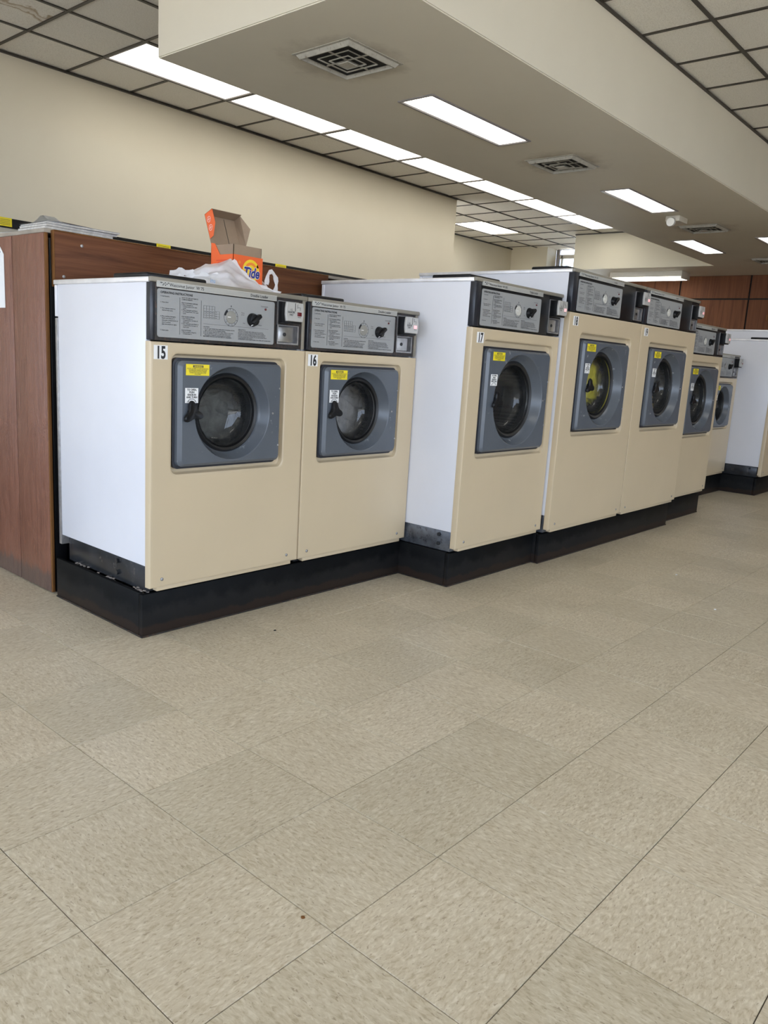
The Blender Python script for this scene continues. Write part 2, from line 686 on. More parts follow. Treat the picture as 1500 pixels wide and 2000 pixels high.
def tile_bm(bm, cx, cy, hx, hy, zt, zb, ch):
    t = [bm.verts.new((cx + a * (hx - ch), cy + b * (hy - ch), zt)) for a, b in ((-1, -1), (1, -1), (1, 1), (-1, 1))]
    u = [bm.verts.new((cx + a * hx, cy + b * hy, zb)) for a, b in ((-1, -1), (1, -1), (1, 1), (-1, 1))]
    bm.faces.new(t)
    for i in range(4):
        j = (i + 1) % 4
        bm.faces.new((u[i], u[j], t[j], t[i]))


cells = []
for i in range(-15, 42):
    for j in range(-24, 6):
        x0, y0 = i * T, j * T
        if x0 < XL - .1 or x0 > 12.6 or y0 < YF - .1:
            continue
        if y0 > .6 and x0 > .5:
            continue
        cells.append((seen_area(x0, x0 + T, y0, y0 + T, 0), i, j))
cells.sort(reverse=True)
bm = bmesh.new()
tile_bm(bm, 0, 0, T / 2 - .0006, T / 2 - .0006, 0, -.0022, .0007)
tme = finish('floor_tile', bm, M['vct'], None, None, 0)
tile_mesh = tme.data
bpy.data.objects.remove(tme)
rest = bmesh.new()
k = 0
for a, i, j in cells:
    if a > 60 and k < 298:
        o = link('floor_tile', tile_mesh, floor, ((i + .5) * T, (j + .5) * T, random.uniform(-.0003, .0002)))
        o.rotation_euler = (random.uniform(-.0007, .0007), random.uniform(-.0007, .0007), math.pi / 2 * ((i + j) % 2))
        k += 1
    else:
        tile_bm(rest, (i + .5) * T, (j + .5) * T, T / 2 - .0006, T / 2 - .0006, 0, -.0022, .0007)
tag(finish('floor_tile', rest, M['vct'], floor, None, 0), kind='stuff')

# ------------------------------------------------------------------ walls (room shell)
def wall(name, dims, m=None, label=None):
    return tag(boxobj(name, m or M['wall'], None, dims, 0), kind='structure', label=label)


wall('wall_back', (XL - .2, 8.24, YB, YB + .25, -.1, H + .1), label='long cream painted wall behind the machines')
wall('wall_alcove', (7.9, 12.95, 6.87, 7.05, -.1, H + .1), label='cream wall at the back of the recess')
pier = wall('wall_pier', (12.46, 12.8, 6.09, 6.87, -.1, H + .1), label='cream pier beside the bright far window')
# window beyond the pier
w = tag(boxobj('window_1', M['grey_frame'], None, (12.8, 12.86, 6.02, 6.09, .0, H), .004), kind='structure', label='bright shop window beyond the pier')
boxobj('window_sash', M['fixture_white'], w, (12.8, 12.86, 5.955, 5.985, .9, 3.1), .003)
boxobj('window_sash', M['fixture_white'], w, (12.8, 12.86, 4.9, 6.02, 3.03, 3.1), .003)
boxobj('window_sash', M['fixture_white'], w, (12.8, 12.86, 4.9, 6.02, 2.78, 2.81), .003)
boxobj('pane', M['pane'], w, (12.825, 12.831, 4.9, 6.02, .9, 3.1), 0)
boxobj('window_sill', M['fixture_white'], w, (12.75, 12.9, 4.9, 6.02, 0, .9), .003)
wall('wall_end', (12.58, 12.78, -7.4, 4.9, -.1, H + .1), label='end wall faced with walnut paneling')
# storefront sides of the room, behind and left of the camera
lw = wall('wall_left', (XL - .2, XL, YF, YB + .25, -.1, .25))
boxobj('wall_header', M['wall'], lw, (XL - .2, XL, YF, YB + .25, 2.55, H + .1), 0)
for yy in (YF + .1, -4.6, -2.0, .6, 3.2, 4.9):
    boxobj('mullion', M['grey_frame'], lw, (XL - .12, XL - .04, yy - .05, yy + .05, .25, 2.55), .004)
fw = wall('wall_front', (XL - .2, 12.78, YF - .2, YF, -.1, .25))
boxobj('wall_header', M['wall'], fw, (XL - .2, 12.78, YF - .2, YF, 2.55, H + .1), 0)
boxobj('wall_infill', M['wall'], fw, (4.8, 12.78, YF - .2, YF, .25, 2.55), 0)
for xx in (-4.5, -2.4, -.2, 2.0, 4.2, 4.75):
    boxobj('mullion', M['grey_frame'], fw, (xx - .05, xx + .05, YF - .12, YF - .04, .25, 2.55), .004)
tag(boxobj('ground', M['pavement'], None, (-40, 60, -40, 60, -.25, -.13), 0), kind='structure')

# walnut sheets on the end wall, with dark reveals between them
sheets = tag(boxobj('trim_2', M['duct'], None, (12.565, 12.58, -6.9, 4.72, .0, S), 0), kind='structure', label='dark backing strip between walnut wall panels')
ys = [4.70, 3.55, 2.434, 1.32, .2, -.92, -2.04, -3.16, -4.28, -5.4, -6.5]
for a, b in zip(ys, ys[1:]):
    for z0, z1 in ((.0, 1.1), (1.12, 2.252), (2.274, S - .004)):
        boxobj('wall_panel', M['paneling'], sheets, (12.545, 12.565, b + .012, a - .012, z0, z1), .002, 1)
boxobj('panel_catch', M['raw_edge'], sheets, (12.53, 12.545, 2.10, 2.13, 1.93, 2.02), .002, 1)
tag(boxobj('trim_3', M['siding'], None, (12.54, 12.58, 4.75, 4.86, 0, S), .003), kind='structure', label='brown post at the end of the walnut paneling')

# ------------------------------------------------------------------ ceiling
ceil = tag(boxobj('ceiling', M['acoustic'], None, (XL - .2, 12.95, YF - .2, 7.05, H + .03, H + .15), 0), kind='structure', label='suspended grid ceiling of speckled acoustic tiles')
CX0, CD = 2.655, .6
xlines = [CX0 + CD * i for i in range(-13, 18)]
ylinesL = [6.87, 6.325, 5.715, 5.10, 4.50, 3.90, 3.30, 2.62]
ylinesR = [.845, .375, -.23, -.83, -1.43, -2.03, -2.63, -3.23, -3.83, -4.43, -5.03, -5.63, -6.23, -6.83, -7.2]
bm = bmesh.new()
tile_bm(bm, 0, 0, CD / 2 - .004, CD / 2 - .004, 0, .02, .002)
o = finish('ceiling_tile', bm, M['acoustic'], None, None, 0)
ctm = {}
bpy.data.objects.remove(o)


def ceiling_tile_mesh(wx, wy, stained=False):
    key = (round(wx, 3), round(wy, 3), stained)
    if key not in ctm:
        b = bmesh.new()
        tile_bm(b, 0, 0, wx / 2 - .003, wy / 2 - .003, 0, .02, .003)
        q = finish('ceiling_tile', b, M['acoustic_stained' if stained else 'acoustic'], None, None, 0)
        ctm[key] = q.data
        bpy.data.objects.remove(q)
    return ctm[key]


lit = set()                                  # cells taken by light fixtures
for kk in range(14):
    lit.add((13 + kk, 4))
lit |= {(25, 1), (26, 1)}
litR = {(a, 4) for a in (8, 9, 14, 15, 20, 21, 26, 27)}
restc = bmesh.new()
for part, yl in ((0, ylinesL), (1, ylinesR)):
    for xi in range(len(xlines) - 1):
        for yi in range(len(yl) - 1):
            x0, x1, y1, y0 = xlines[xi], xlines[xi + 1], yl[yi], yl[yi + 1]
            if part == 0 and (xi, yi) in lit:
                continue
            if part == 1 and (xi, yi) in litR:
                continue
            if part == 0 and y0 >= 5.09 and x1 < 8.3:
                continue
            cx_, cy_ = (x0 + x1) / 2, (y0 + y1) / 2
            if seen_area(x0, x1, y0, y1, H, 250) > 50 or (part == 0 and x0 > 0 and y0 < 5):
                stained = part == 0 and xi in (11, 12) and yi in (4, 5) and xi == 11
                link('ceiling_tile', ceiling_tile_mesh(x1 - x0, y1 - y0, stained), ceil, (cx_, cy_, H + .006))
            else:
                tile_bm(restc, cx_, cy_, (x1 - x0) / 2 - .003, (y1 - y0) / 2 - .003, H + .006, H + .026, .003)
tag(finish('ceiling_tile', restc, M['acoustic'], ceil, None, 0), kind='stuff')
for x in xlines:
    i_ = xlines.index(x)
    spans = [(2.62, 5.10 if x < 8.25 else 6.87)]
    if 13 < i_ < 27 and (i_ - 13) % 2:                        # under the middle of a light there is no bar
        spans = [(2.62, 3.90), (4.50, 5.10 if x < 8.25 else 6.87)]
    if i_ == 26:
        spans = [(2.62, 5.715), (6.325, 6.87)]
    for a_, b_ in spans:
        boxobj('cross_tee', M['bronze'], ceil, (x - .011, x + .011, a_, b_, H - .002, H + .007), 0)
    for a_, b_ in ([(YF, -2.03), (-1.43, .845)] if (i_ - 1, 4) in litR and (i_, 4) in litR else [(YF, .845)]):
        boxobj('cross_tee', M['bronze'], ceil, (x - .011, x + .011, a_, b_, H - .002, H + .007), 0)
for y in ylinesL:
    boxobj('main_tee', M['bronze'], ceil, (XL if y < 5.2 else 8.24, 12.8, y - .012, y + .012, H - .003, H + .007), 0)
for y in ylinesR:
    boxobj('main_tee', M['bronze'], ceil, (XL, 12.58, y - .012, y + .012, H - .003, H + .007), 0)
boxobj('wall_angle', M['bronze'], ceil, (XL, 8.24, 5.075, 5.10, H - .014, H), 0)
boxobj('wall_angle', M['bronze'], ceil, (1.93, 12.58, .825, .845, H - .012, H), 0)
boxobj('wall_angle', M['bronze'], ceil, (8.24, 12.46, 6.85, 6.87, H - .014, H), 0)
boxobj('wall_angle', M['bronze'], ceil, (11.36, 11.38, 2.62, 4.95, H - .014, H), 0)

# lowered plaster ceiling: a long soffit that meets a deep header at the far end
bm = bmesh.new()
pts = [(1.93, .845), (12.58, .845), (12.58, 4.95), (11.38, 4.95), (11.38, 2.62), (1.93, 2.62)]
lo = [bm.verts.new((a, b, S)) for a, b in pts]
hi = [bm.verts.new((a, b, H + .028)) for a, b in pts]
bm.faces.new(lo)
bm.faces.new(hi)
for i in range(6):
    j = (i + 1) % 6
    bm.faces.new((lo[i], lo[j], hi[j], hi[i]))
bmesh.ops.bevel(bm, geom=[e for e in bm.edges if abs(e.verts[0].co.z - S) < .01 or abs(e.verts[1].co.z - S) < .01], offset=.006, segments=2, affect='EDGES')
M['header'] = plain('header_dimmed_paint', (.58, .54, .43), .6, var=.03, scale=1.1, spec=.3)  # soffit colour darkened to offset the strong lamp light on this face
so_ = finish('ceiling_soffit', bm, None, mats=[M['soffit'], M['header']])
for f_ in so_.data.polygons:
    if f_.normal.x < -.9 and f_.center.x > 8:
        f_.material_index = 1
tag(so_, kind='structure', label='long lowered plaster soffit over the aisle')

# ------------------------------------------------------------------ ceiling lights


def troffer(x0, x1, y0, y1, z, label, group, fr=.028, m=None, parent=None):
    t = thing('ceiling_light', ((x0 + x1) / 2, (y0 + y1) / 2, z), label, 'ceiling light' if label else None, group)
    t.parent = parent
    a, b = (x1 - x0) / 2, (y1 - y0) / 2
    bm = bmesh.new()
    n = [(-1, -1), (1, -1), (1, 1), (-1, 1)]
    loops = [[Vector((i * a, j * b, zz)) for i, j in n] for zz in (.012, -.004)]
    loops.append([Vector((i * (a - fr * .7), j * (b - fr * .7), -.004)) for i, j in n])
    loops.append([Vector((i * (a - fr), j * (b - fr), .006)) for i, j in n])
    loft(bm, loops)
    finish('frame', bm, m or M['grey_frame'], t)
    bm = bmesh.new()
    box(bm, -a + fr, a - fr, -b + fr, b - fr, .003, .010, 0)
    finish('diffuser', bm, M['lamp'], t, None, 0)
    return t


nth = ['first', 'second', 'third', 'fourth', 'fifth', 'sixth', 'seventh']
for i in range(7):
    x0 = CX0 + 1.2 * i
    lb = 'recessed fluorescent panel in the wall-side strip, %s of seven counted from the near end' % nth[i]
    troffer(x0 + .012, x0 + 1.188, 3.912, 4.488, H, lb, 'fluorescent panels in the wall-side strip', .018)
troffer(CX0 + 12 * CD - .08, CX0 + 14 * CD - .14, 5.73, 6.31, H, 'lone recessed fluorescent panel in the tiled ceiling of the back recess', 'fluorescent panels in the tiled ceiling', .018)
for n_, (a_, yi_) in enumerate(sorted({(a, b) for a, b in litR if (a + 1, b) in litR and (a - 1, b) not in litR})):
    troffer(xlines[a_] + .012, xlines[a_ + 2] - .012, ylinesR[yi_ + 1] + .012, ylinesR[yi_] - .012, H,
            None, None, .018, None, ceil)
for (x0, x1, y0, y1), lb in zip(((3.23, 4.42, 1.60, 1.885), (6.13, 7.29, 1.60, 1.885), (9.02, 10.19, 2.07, 2.36), (9.08, 10.25, 1.10, 1.39)),
                                ('narrow flush fluorescent light nearest the first ceiling vent on the soffit',
                                 'narrow flush fluorescent light just before the emergency lamp on the soffit',
                                 'narrow flush fluorescent light past the emergency lamp, over the far header edge',
                                 'narrow flush fluorescent light cut by the right edge of the photo')):
    troffer(x0, x1, y0, y1, S - .004, lb, 'narrow lights in the soffit', .024)

# surface-mounted fixture under the header
sf = thing('wraparound_light', (11.98, 3.87, S), 'long boxy surface-mounted fluorescent fixture in front of the walnut paneling', 'ceiling light')
boxobj('housing', M['fixture_white'], sf, (-.17, .17, -.60, .60, -.085, 0), .004)
boxobj('diffuser', M['lamp'], sf, (-.16, .16, -.585, .585, -.115, -.086), .012, 3)
for s in (-1, 1):
    boxobj('end_cap', M['fixture_white'], sf, (-.172, .172, s * .60 - .008, s * .60 + .008, -.118, 0), .003)

# ------------------------------------------------------------------ ceiling vents


def sq(h, z):
    return [Vector((i * h, j * h, z)) for i, j in ((-1, -1), (1, -1), (1, 1), (-1, 1))]


vent0 = None
for (vx, vy), lb in zip(((2.53, 1.66), (5.11, 1.72), (8.31, 1.70), (10.98, 1.72)),
                        ('large square air vent nearest the viewer on the soffit underside', 'square air vent between the two nearest soffit lights',
                         'square air vent beside the emergency lamp', 'small-looking air vent at the far right end of the soffit')):
    if vent0:
        dup(vent0, (vx, vy, S), lb)
        continue
    v = vent0 = thing('ceiling_vent', (vx, vy, S), lb, 'vent', 'air vents in the soffit')
    bm = bmesh.new()
    loft(bm, [sq(.222, .002), sq(.222, -.003), sq(.205, -.004), sq(.190, -.024), sq(.183, -.024), sq(.180, -.001)])
    finish('frame', bm, M['vent'], v)
    boxobj('duct_shade_plate', M['duct'], v, (-.181, .181, -.181, .181, -.003, .0), 0)  # black plate stands in for the shade up the duct; soffit is solid
    for h, zt in ((.122, -.013), (.076, -.018)):
        bm = bmesh.new()
        loft(bm, [sq(h - .003, zt + .0035), sq(h, zt - .003), sq(h - .002, zt - .004), sq(h - .005, zt + .003)])
        finish('louver', bm, M['vent'], v)
    bm = bmesh.new()
    loft(bm, [sq(.010, -.012), sq(.040, -.028), sq(.038, -.032)], True, True)
    finish('center_plate', bm, M['vent'], v)
    for ang in (0, 90):
        bm = bmesh.new()
        box(bm, -.165, .165, -.003, .003, -.010, -.003)
        bmesh.ops.rotate(bm, verts=bm.verts, matrix=Matrix.Rotation(math.radians(ang), 3, 'Z'))
        finish('cross_bar', bm, M['vent'], v)

# emergency lamp on the soffit
em = thing('emergency_lamp', (7.60, 1.74, S), 'small white emergency lamp unit with a round head on the soffit', 'lamp')
boxobj('housing', M['fixture_white'], em, (-.10, .13, -.075, .075, -.055, 0), .006)
bm = bmesh.new()
loft(bm, [[Vector((-.155 + zz, -.055 + .001 + r * math.cos(a) + .05, -.070 + r * math.sin(a))) for a in [2 * math.pi * q / 20 for q in range(20)]] for zz, r in ((.07, .012), (.05, .038), (.012, .046), (0, .042))], True, True)
finish('lamp_head', bm, M['lens'], em)
boxobj('lamp_bracket', M['dull_steel'], em, (-.12, -.095, -.03, .02, -.075, -.03), .003)

# ------------------------------------------------------------------ black strip on the back wall
band = tag(boxobj('trim_1', M['black'], None, (-.6, 8.2, 5.075, 5.10, 1.862, 1.938), .002), kind='structure', label='black strip along the cream wall with yellow notices')
for bx in (.52, 2.0, 3.515, 5.0, 6.5):
    s = boxobj('notice_label', M['yellow'], band, (bx, bx + .155, 5.0725, 5.075, 1.872, 1.94), 0)
    for q in range(4):
        boxobj('print_line', M['grey_ink'], s, (bx + .015, bx + .14, 5.0718, 5.0726, 1.885 + q * .012, 1.888 + q * .012), 0)

# ------------------------------------------------------------------ washing machines
SIZES = {
    # W width, pt face top, ct console top, recess (x0,x1,z0,z1), door (x0,x1,z0,z1), R bevel radius, door number sticker, label spots, plate left x, plate bottom z, coin x
    'small': dict(W=.675, pt=1.007, ct=1.207, rec=(.076, .58, .563, .976), door=(.094, .548, .594, .951), C=(.325, .773), R=.166,
                  num=(.011, .951), yel=(.122, .903), wht=(.120, .811), knob=(.146, .778), px=.024, pz=1.022, coin=.531, sc=(.046, .616)),
    'mid': dict(W=.745, pt=1.150, ct=1.353, rec=(.090, .695, .577, 1.108), door=(.108, .652, .611, 1.068), C=(.390, .842), R=.212,
                num=(.036, 1.087), yel=(.148, 1.017), wht=(.142, .907), knob=(.195, .842), px=.050, pz=1.160, coin=.622, sc=(.060, .69)),
    'large': dict(W=.845, pt=1.275, ct=1.478, rec=(.125, .735, .654, 1.187), door=(.145, .686, .690, 1.148), C=(.425, .92), R=.212,
                  num=(.037, 1.213), yel=(.180, 1.095), wht=(.178, .984), knob=(.235, .918), px=.057, pz=1.283, coin=.722, sc=(.060, .787)),
}
ZB = .155
BODY_BACK = 1.125
BODY1 = ("1. Load laundry.\n\n\n2. Close door.\n\n\n3. Turn selector switch to\n    desired wash cycle.\n\n\n4. Place washing detergent,\n    bleach and softener in\n"
         "    automatic compartments on\n    top of machine.\n    (See instructions at right).\n\n\n5. Insert coins.")
BODY2 = ("HOW TO USE AUTOMATIC\nCOMPARTMENTS:\n\nFOR POWDERED SUPPLIES:\n1. Place detergent in\n    Compartment 2 for wash\n    cycle.\n2. Place detergent and bleach\n    in Compartment 2 for wash\n    cycle.\n\n"
         "FOR LIQUID SUPPLIES:\n1. Pour detergent in\n    Compartment 1 at start of\n    wash cycle.\n2. Pour detergent and bleach in\n    Compartment 2 at start of\n    wash cycle.\n\nFOR SOFTENER:\n1. Pour powder or liquid in\n    Compartment 3.")
BODY3 = ("CAUTION:\n1. Do not open washer door until cycle is completed and the\n    light is off, and tub has stopped rotating.\n2. Do not tamper with the door safety switch on the door.\n"
         "3. Do not attempt to open or wash items that contain\n    flammable or explosive cleaning agents or solvents.\nMACHINES SHOULD NOT BE USED BY CHILDREN.")
BODY4 = ("PRECAUTION:\nThis door is equipped with a safety latch. Do not force\nthe door if it is locked. Allow two minutes after the light\nhas gone out before opening the door. Do not overload the\n"
         "washer. Use only low sudsing detergents. Remove all items\nfrom the pockets before washing. Do not wash articles soaked\nin cleaning fluid in this machine.\nATTENDANT IS NOT RESPONSIBLE FOR ITEMS LEFT IN MACHINE.")
NAMES = {'small': ('Wascomat Junior  W 75', 'Double Loader'), 'mid': ('Wascomat Senior  W 105', 'Triple Loader'), 'large': ('Wascomat Senior  W 125', 'Loader')}


def washer(size, loc, label):
    P = SIZES[size]
    W, pt, ct = P['W'], P['pt'], P['ct']
    yf = loc[1]
    back = BODY_BACK - yf
    root = thing('washing_machine', (loc[0], yf, ZB), label, 'washing machine', 'front-loading coin washers in the row')
    OFF = Vector((0, 0, -ZB))

    def fin(name, bm, m, parent=root, smooth=35):
        bmesh.ops.translate(bm, verts=bm.verts, vec=OFF)
        return finish(name, bm, m, parent, None, smooth)

    def bx(name, m, dims, bev=.002, parent=root, seg=2):
        b = bmesh.new()
        box(b, *dims, bev=bev, seg=seg)
        return fin(name, b, m, parent)

    # cabinet: four white walls so the tub inside is hollow
    b = bmesh.new()
    box(b, .001, .018, .029, back, .253, ct - .012, .002)
    box(b, W - .018, W - .001, .029, back, .253, ct - .012, .002)
    box(b, .018, W - .018, back - .012, back, .253, ct - .012, 0)
    box(b, .018, W - .018, .03, back, .253, .262, 0)
    fin('cabinet', b, M['white'])
    bx('rear_panel', M['dull_steel'], (-.001, W - .004, back + .001, back + .020, .215, ct - .135), .002)
    bx('rear_cap', M['white'], (-.002, W - .004, back + .001, back + .018, ct - .13, ct - .018), .002)
    bx('lid', M['lid'], (-.004, W + .0, .010, back + .022, ct - .017, ct), .003)
    bx('lid_trim', M['trim'], (-.002, W - .001, -.004, .014, ct - .015, ct + .001), .003)
    # chassis rail between cabinet and plinth, bolted
    ch = M['chassis'] if size == 'small' else M['grey_chassis']
    bx('chassis', ch, (.012, W - .012, .04, back - .03, .158, .253), .004)
    for (by, bz) in ((.22 if size == 'small' else .10, .232), (.22 if size == 'small' else .10, .19)):
        b = bmesh.new()
        bmesh.ops.create_cone(b, cap_ends=True, segments=6, radius1=.009, radius2=.009, depth=.012, matrix=Matrix.Translation((.008, by, bz)) @ Matrix.Rotation(math.pi / 2, 4, 'Y'))
        fin('bolt', b, M['chassis'])
    # supply compartment flap on the lid
    b = bmesh.new()
    fx = .02 if size == 'small' else .03
    box(b, fx, fx + .235, .055, .26, ct, ct + .018, .007, 3)
    fin('supply_flap', b, M['black'])

    # beige front panel with a sunken surround for the door
    r = P['rec']
    z0, z1 = .180, pt
    b = bmesh.new()
    lpA = rr(*r, .026, -.0015)
    e = .004
    outer = []
    for p in lpA:
        # clamp to the sheet's outer rectangle along the ray that keeps side quads straight
        inx0, inx1 = r[0] + .026, r[1] - .026
        inz0, inz1 = r[2] + .026, r[3] - .026
        x = e if p.x < inx0 - 1e-5 else (W - e if p.x > inx1 + 1e-5 else p.x)
        z = z0 + e if p.z < inz0 - 1e-5 else (z1 - e if p.z > inz1 + 1e-5 else p.z)
        if p.x < inx0 - 1e-5 or p.x > inx1 + 1e-5 or p.z < inz0 - 1e-5 or p.z > inz1 + 1e-5:
            pass
        outer.append(Vector((x, 0, z)))

    def grow(lp, d, y):
        return [Vector((p.x + (-d if p.x < W / 2 else d) if (abs(p.x - e) < 1e-4 or abs(p.x - W + e) < 1e-4) else p.x, y,
                        p.z + (-d if p.z < (z0 + z1) / 2 else d) if (abs(p.z - z0 - e) < 1e-4 or abs(p.z - z1 + e) < 1e-4) else p.z)) for p in lp]

    def rin(d, y, rad):
        return rr(r[0] + d, r[1] - d, r[2] + d, r[3] - d, max(.008, rad), y)
    dx = P['door'][0] - r[0] - .004
    loft(b, [grow(outer, e, .03), grow(outer, e, .004), grow(outer, e * .7, .0012), outer, grow(outer, -.005, 0),
             rr(r[0] - .005, r[1] + .005, r[2] - .005, r[3] + .005, .030, 0), [Vector((p.x, 0, p.z)) for p in lpA],
             rin(.004, .002, .025), rin(dx * .62, .017, .022), rin(dx * .85, .020, .02), rin(dx + .03, .020, .018)])
    bmesh.ops.remove_doubles(b, verts=b.verts, dist=1e-5)
    fin('front_panel', b, M['beige'], smooth=28)
    bx('lower_lip', M['beige'], (.03, W - .03, .006, .03, .166, .182), .001)
    for sx in P['sc']:
        b = bmesh.new()
        screw(b, sx, .208)
        fin('panel_screw', b, M['dull_steel'])

    # door
    d = P['door']
    cx, cz = P['C']
    R = P['R']
    b = bmesh.new()
    g = rr(d[0] - .008, d[1] - .002, d[2] - .008, d[3] + .008, .022, .022)
    loft(b, [g, [Vector((p.x, .004, p.z)) for p in g], rr(d[0] + .004, d[1] - .004, d[2] + .004, d[3] - .004, .016, .003)], False, False)
    fin('door_gasket', b, M['navy_gasket'])
    b = bmesh.new()
    o1 = rr(*d, .020, .004)
    o2 = rr(d[0] + .001, d[1] - .001, d[2] + .001, d[3] - .001, .02, -.010)
    o3 = rr(d[0] + .016, d[1] - .010, d[2] + .010, d[3] - .010, .016, -.018)
    f = [circ_like(o3, cx, cz, q, y) for q, y in ((R, -.018), (R * .985, -.0165), (R * .90, .012), (R * .865, .022), (R * .84, .026), (R * .84, .05))]
    loft(b, [o1, o2, o3] + f)
    door = fin('door', b, M['door'], smooth=25)

    def sub(name, bm, m, smooth=35):
        return fin(name, bm, m, door, smooth)
    b = bmesh.new()
    loft(b, [circ(cx, cz, q, y, 56) for q, y in ((R * .845, .024), (R * .80, .016), (R * .755, .022), (R * .735, .034), (R * .735, .06))])
    sub('glass_seal', b, M['rubber'])
    b = bmesh.new()
    prof = ((.735, .036), (.725, .028), (.715, .026), (.705, .032), (.695, .048), (.67, .068), (.63, .080), (.56, .086), (.30, .090), (.05, .091))
    loft(b, [circ(cx, cz, R * q, y, 56) for q, y in prof], False, True)
    sub('glass_bowl', b, M['bowl'])
    for hx, hz in ((d[1] - .043, cz - .001), (d[1] - .012, cz + .09), (d[1] - .012, cz - .12)):
        b = bmesh.new()
        screw(b, hx, hz, -.018, .004)
        sub('door_screw', b, M['dull_steel'])
    # tri-lobed door knob
    kx, kz = P['knob']
    b = bmesh.new()

    def lobe(s, y, n=48):
        pts = []
        for i in range(n):
            a = 2 * math.pi * i / n
            rad = .0235 + .0165 * max(0, math.cos(1.5 * (a - math.radians(98)))**2) ** 1.6 if False else .0205 + .0215 * (0.5 + .5 * math.cos(3 * (a - math.radians(100)))) ** 1.7
            pts.append(Vector((kx + s * rad * math.cos(a), y, kz + s * rad * math.sin(a))))
        return pts
    loft(b, [circ(kx, kz, .017, -.016), circ(kx, kz, .016, -.021), lobe(.86, -.021), lobe(1.0, -.025), lobe(1.0, -.031), lobe(.9, -.036), lobe(.55, -.0345), lobe(.2, -.033)], True, True)
    sub('door_knob', b, M['black'])
    # drum behind the glass
    b = bmesh.new()
    dr = R * 1.30
    loft(b, [circ(cx, cz, R * .86, .052), circ(cx, cz, R * 1.0, .085), circ(cx, cz, dr, .10), circ(cx, cz, dr, .44), circ(cx, cz, dr * .1, .46)], False, True)
    fin('drum', b, M['drum'])
    for q in range(3):
        a = math.radians(35 + 120 * q)
        b = bmesh.new()
        mm = Matrix.Translation((cx + (dr - .018) * math.cos(a), 0, cz + (dr - .018) * math.sin(a))) @ Matrix.Rotation(-a, 4, 'Y')
        vs = box(b, -.03, .03, .14, .42, -.02, .02, .012)
        bmesh.ops.transform(b, matrix=mm, verts=b.verts)
        fin('drum_rib', b, M['dull_steel'])

    # labels on the door
    yx, yz = P['yel']
    yl = bx('warning_label', M['yellow'], (yx, yx + .094, -.0190, -.0180, yz, yz + .037), 0)
    lx = yx + .047
    b = bmesh.new()
    box(b, lx - .019, lx + .022, -.0196, -.0190, yz + .0265, yz + .0340)
    fin('heading_bar', b, M['grey_ink'], yl)
    lettering('WARNING!', .0068, M['yellow'], yl, (lx + .0015, -.0200, yz + .0276 - ZB), .95, .0002, 'CENTER')
    lettering('DO NOT ATTEMPT TO OPEN DOOR UNTIL\nCYLINDER HAS FINISHED AND DRUM\nHAS STOPPED ROTATING. WASHER\nLOCKED FOR 90 SECONDS AFTER\nCYCLE ENDS.', .0046, M['grey_ink'], yl, (lx, -.0194, yz + .0212 - ZB), .95, .0001, 'CENTER', 1.02)
    wx, wz = P['wht']
    wl = bx('opening_label', M['label_white'], (wx, wx + .052, -.0190, -.0180, wz, wz + .050), 0)
    lettering('TO OPEN,\nPUSH\nKNOB IN\nAND TURN', .0088, M['ink'], wl, (wx + .026, -.0194, wz + .0412 - ZB), .95, .00035, 'CENTER', .94)
    b = bmesh.new()
    arc = [(math.radians(a), rr_) for a in range(40, 141, 10) for rr_ in (0,)]
    prev = None
    for a, _ in arc:
        p1 = b.verts.new((wx + .026 + .021 * math.cos(a), -.0194, wz - .0065 + .021 * math.sin(a)))
        p2 = b.verts.new((wx + .026 + .0193 * math.cos(a), -.0194, wz - .0065 + .0193 * math.sin(a)))
        if prev:
            b.faces.new((prev[0], prev[1], p2, p1))
        prev = (p1, p2)
    for s in (-1, 1):
        q = [b.verts.new((wx + .026 + s * u, -.0195, wz + v)) for u, v in ((.0175, .0045), (.0125, .0080), (.0135, .0045))]
        b.faces.new(q)
    fin('arrow', b, M['ink'], wl, 0)
    lettering('OPEN', .0042, M['grey_ink'], wl, (wx + .004, -.0194, wz + .0016 - ZB))
    lettering('CLOSE', .0042, M['grey_ink'], wl, (wx + .035, -.0194, wz + .0016 - ZB))

    # console
    c0, c1 = pt + .004, ct - .014
    pl0, pz = P['px'], P['pz']
    pw, phh = .490, .152
    q0 = P['coin']
    CW = W - .023
    b = bmesh.new()
    box(b, .002, pl0 - .008, 0, .03, c0, c1, .003)
    fin('console_end', b, M['bluish_black'])
    vx0, vx1, vz0, vz1 = q0 - .002, q0 + .104, pz + .004, pz + .074
    b = bmesh.new()
    box(b, pl0 - .010, vx0 - .002, .002, .03, c0, c1, .001)
    box(b, vx0 - .002, vx1 + .002, .002, .03, vz1, c1, 0)
    box(b, vx0 - .002, vx1 + .002, .002, .03, c0, vz0, 0)
    box(b, vx1 + .002, CW, .002, .03, c0, c1, .001)
    box(b, vx0 - .002, vx1 + .002, .026, .03, c0, c1, 0)
    fin('console', b, M['rust_black'] if size == 'small' else M['black'])
    bx('console_side', M['trim'] if size == 'small' else M['black'], (CW + .001, W - .006, .0, .03, c0, c1), .003)
    b = bmesh.new()
    loft(b, [rr(pl0, pl0 + pw, pz, pz + phh, .008, .002), rr(pl0, pl0 + pw, pz, pz + phh, .008, -.0010), rr(pl0 + .0008, pl0 + pw - .0008, pz + .0008, pz + phh - .0008, .008, -.0015)], False, True)
    plate = fin('instruction_plate', b, M['plate'], smooth=20)
    y_ = -.0021
    zt = pz + phh
    lettering('OPERATING INSTRUCTIONS', .0098, M['ink'], plate, (pl0 + .010, y_, zt - .0145 - ZB), .98, .0003)
    lettering(BODY1, .0053, M['grey_ink'], plate, (pl0 + .010, y_, zt - .0245 - ZB), 1, .0001, 'LEFT', 1.18)
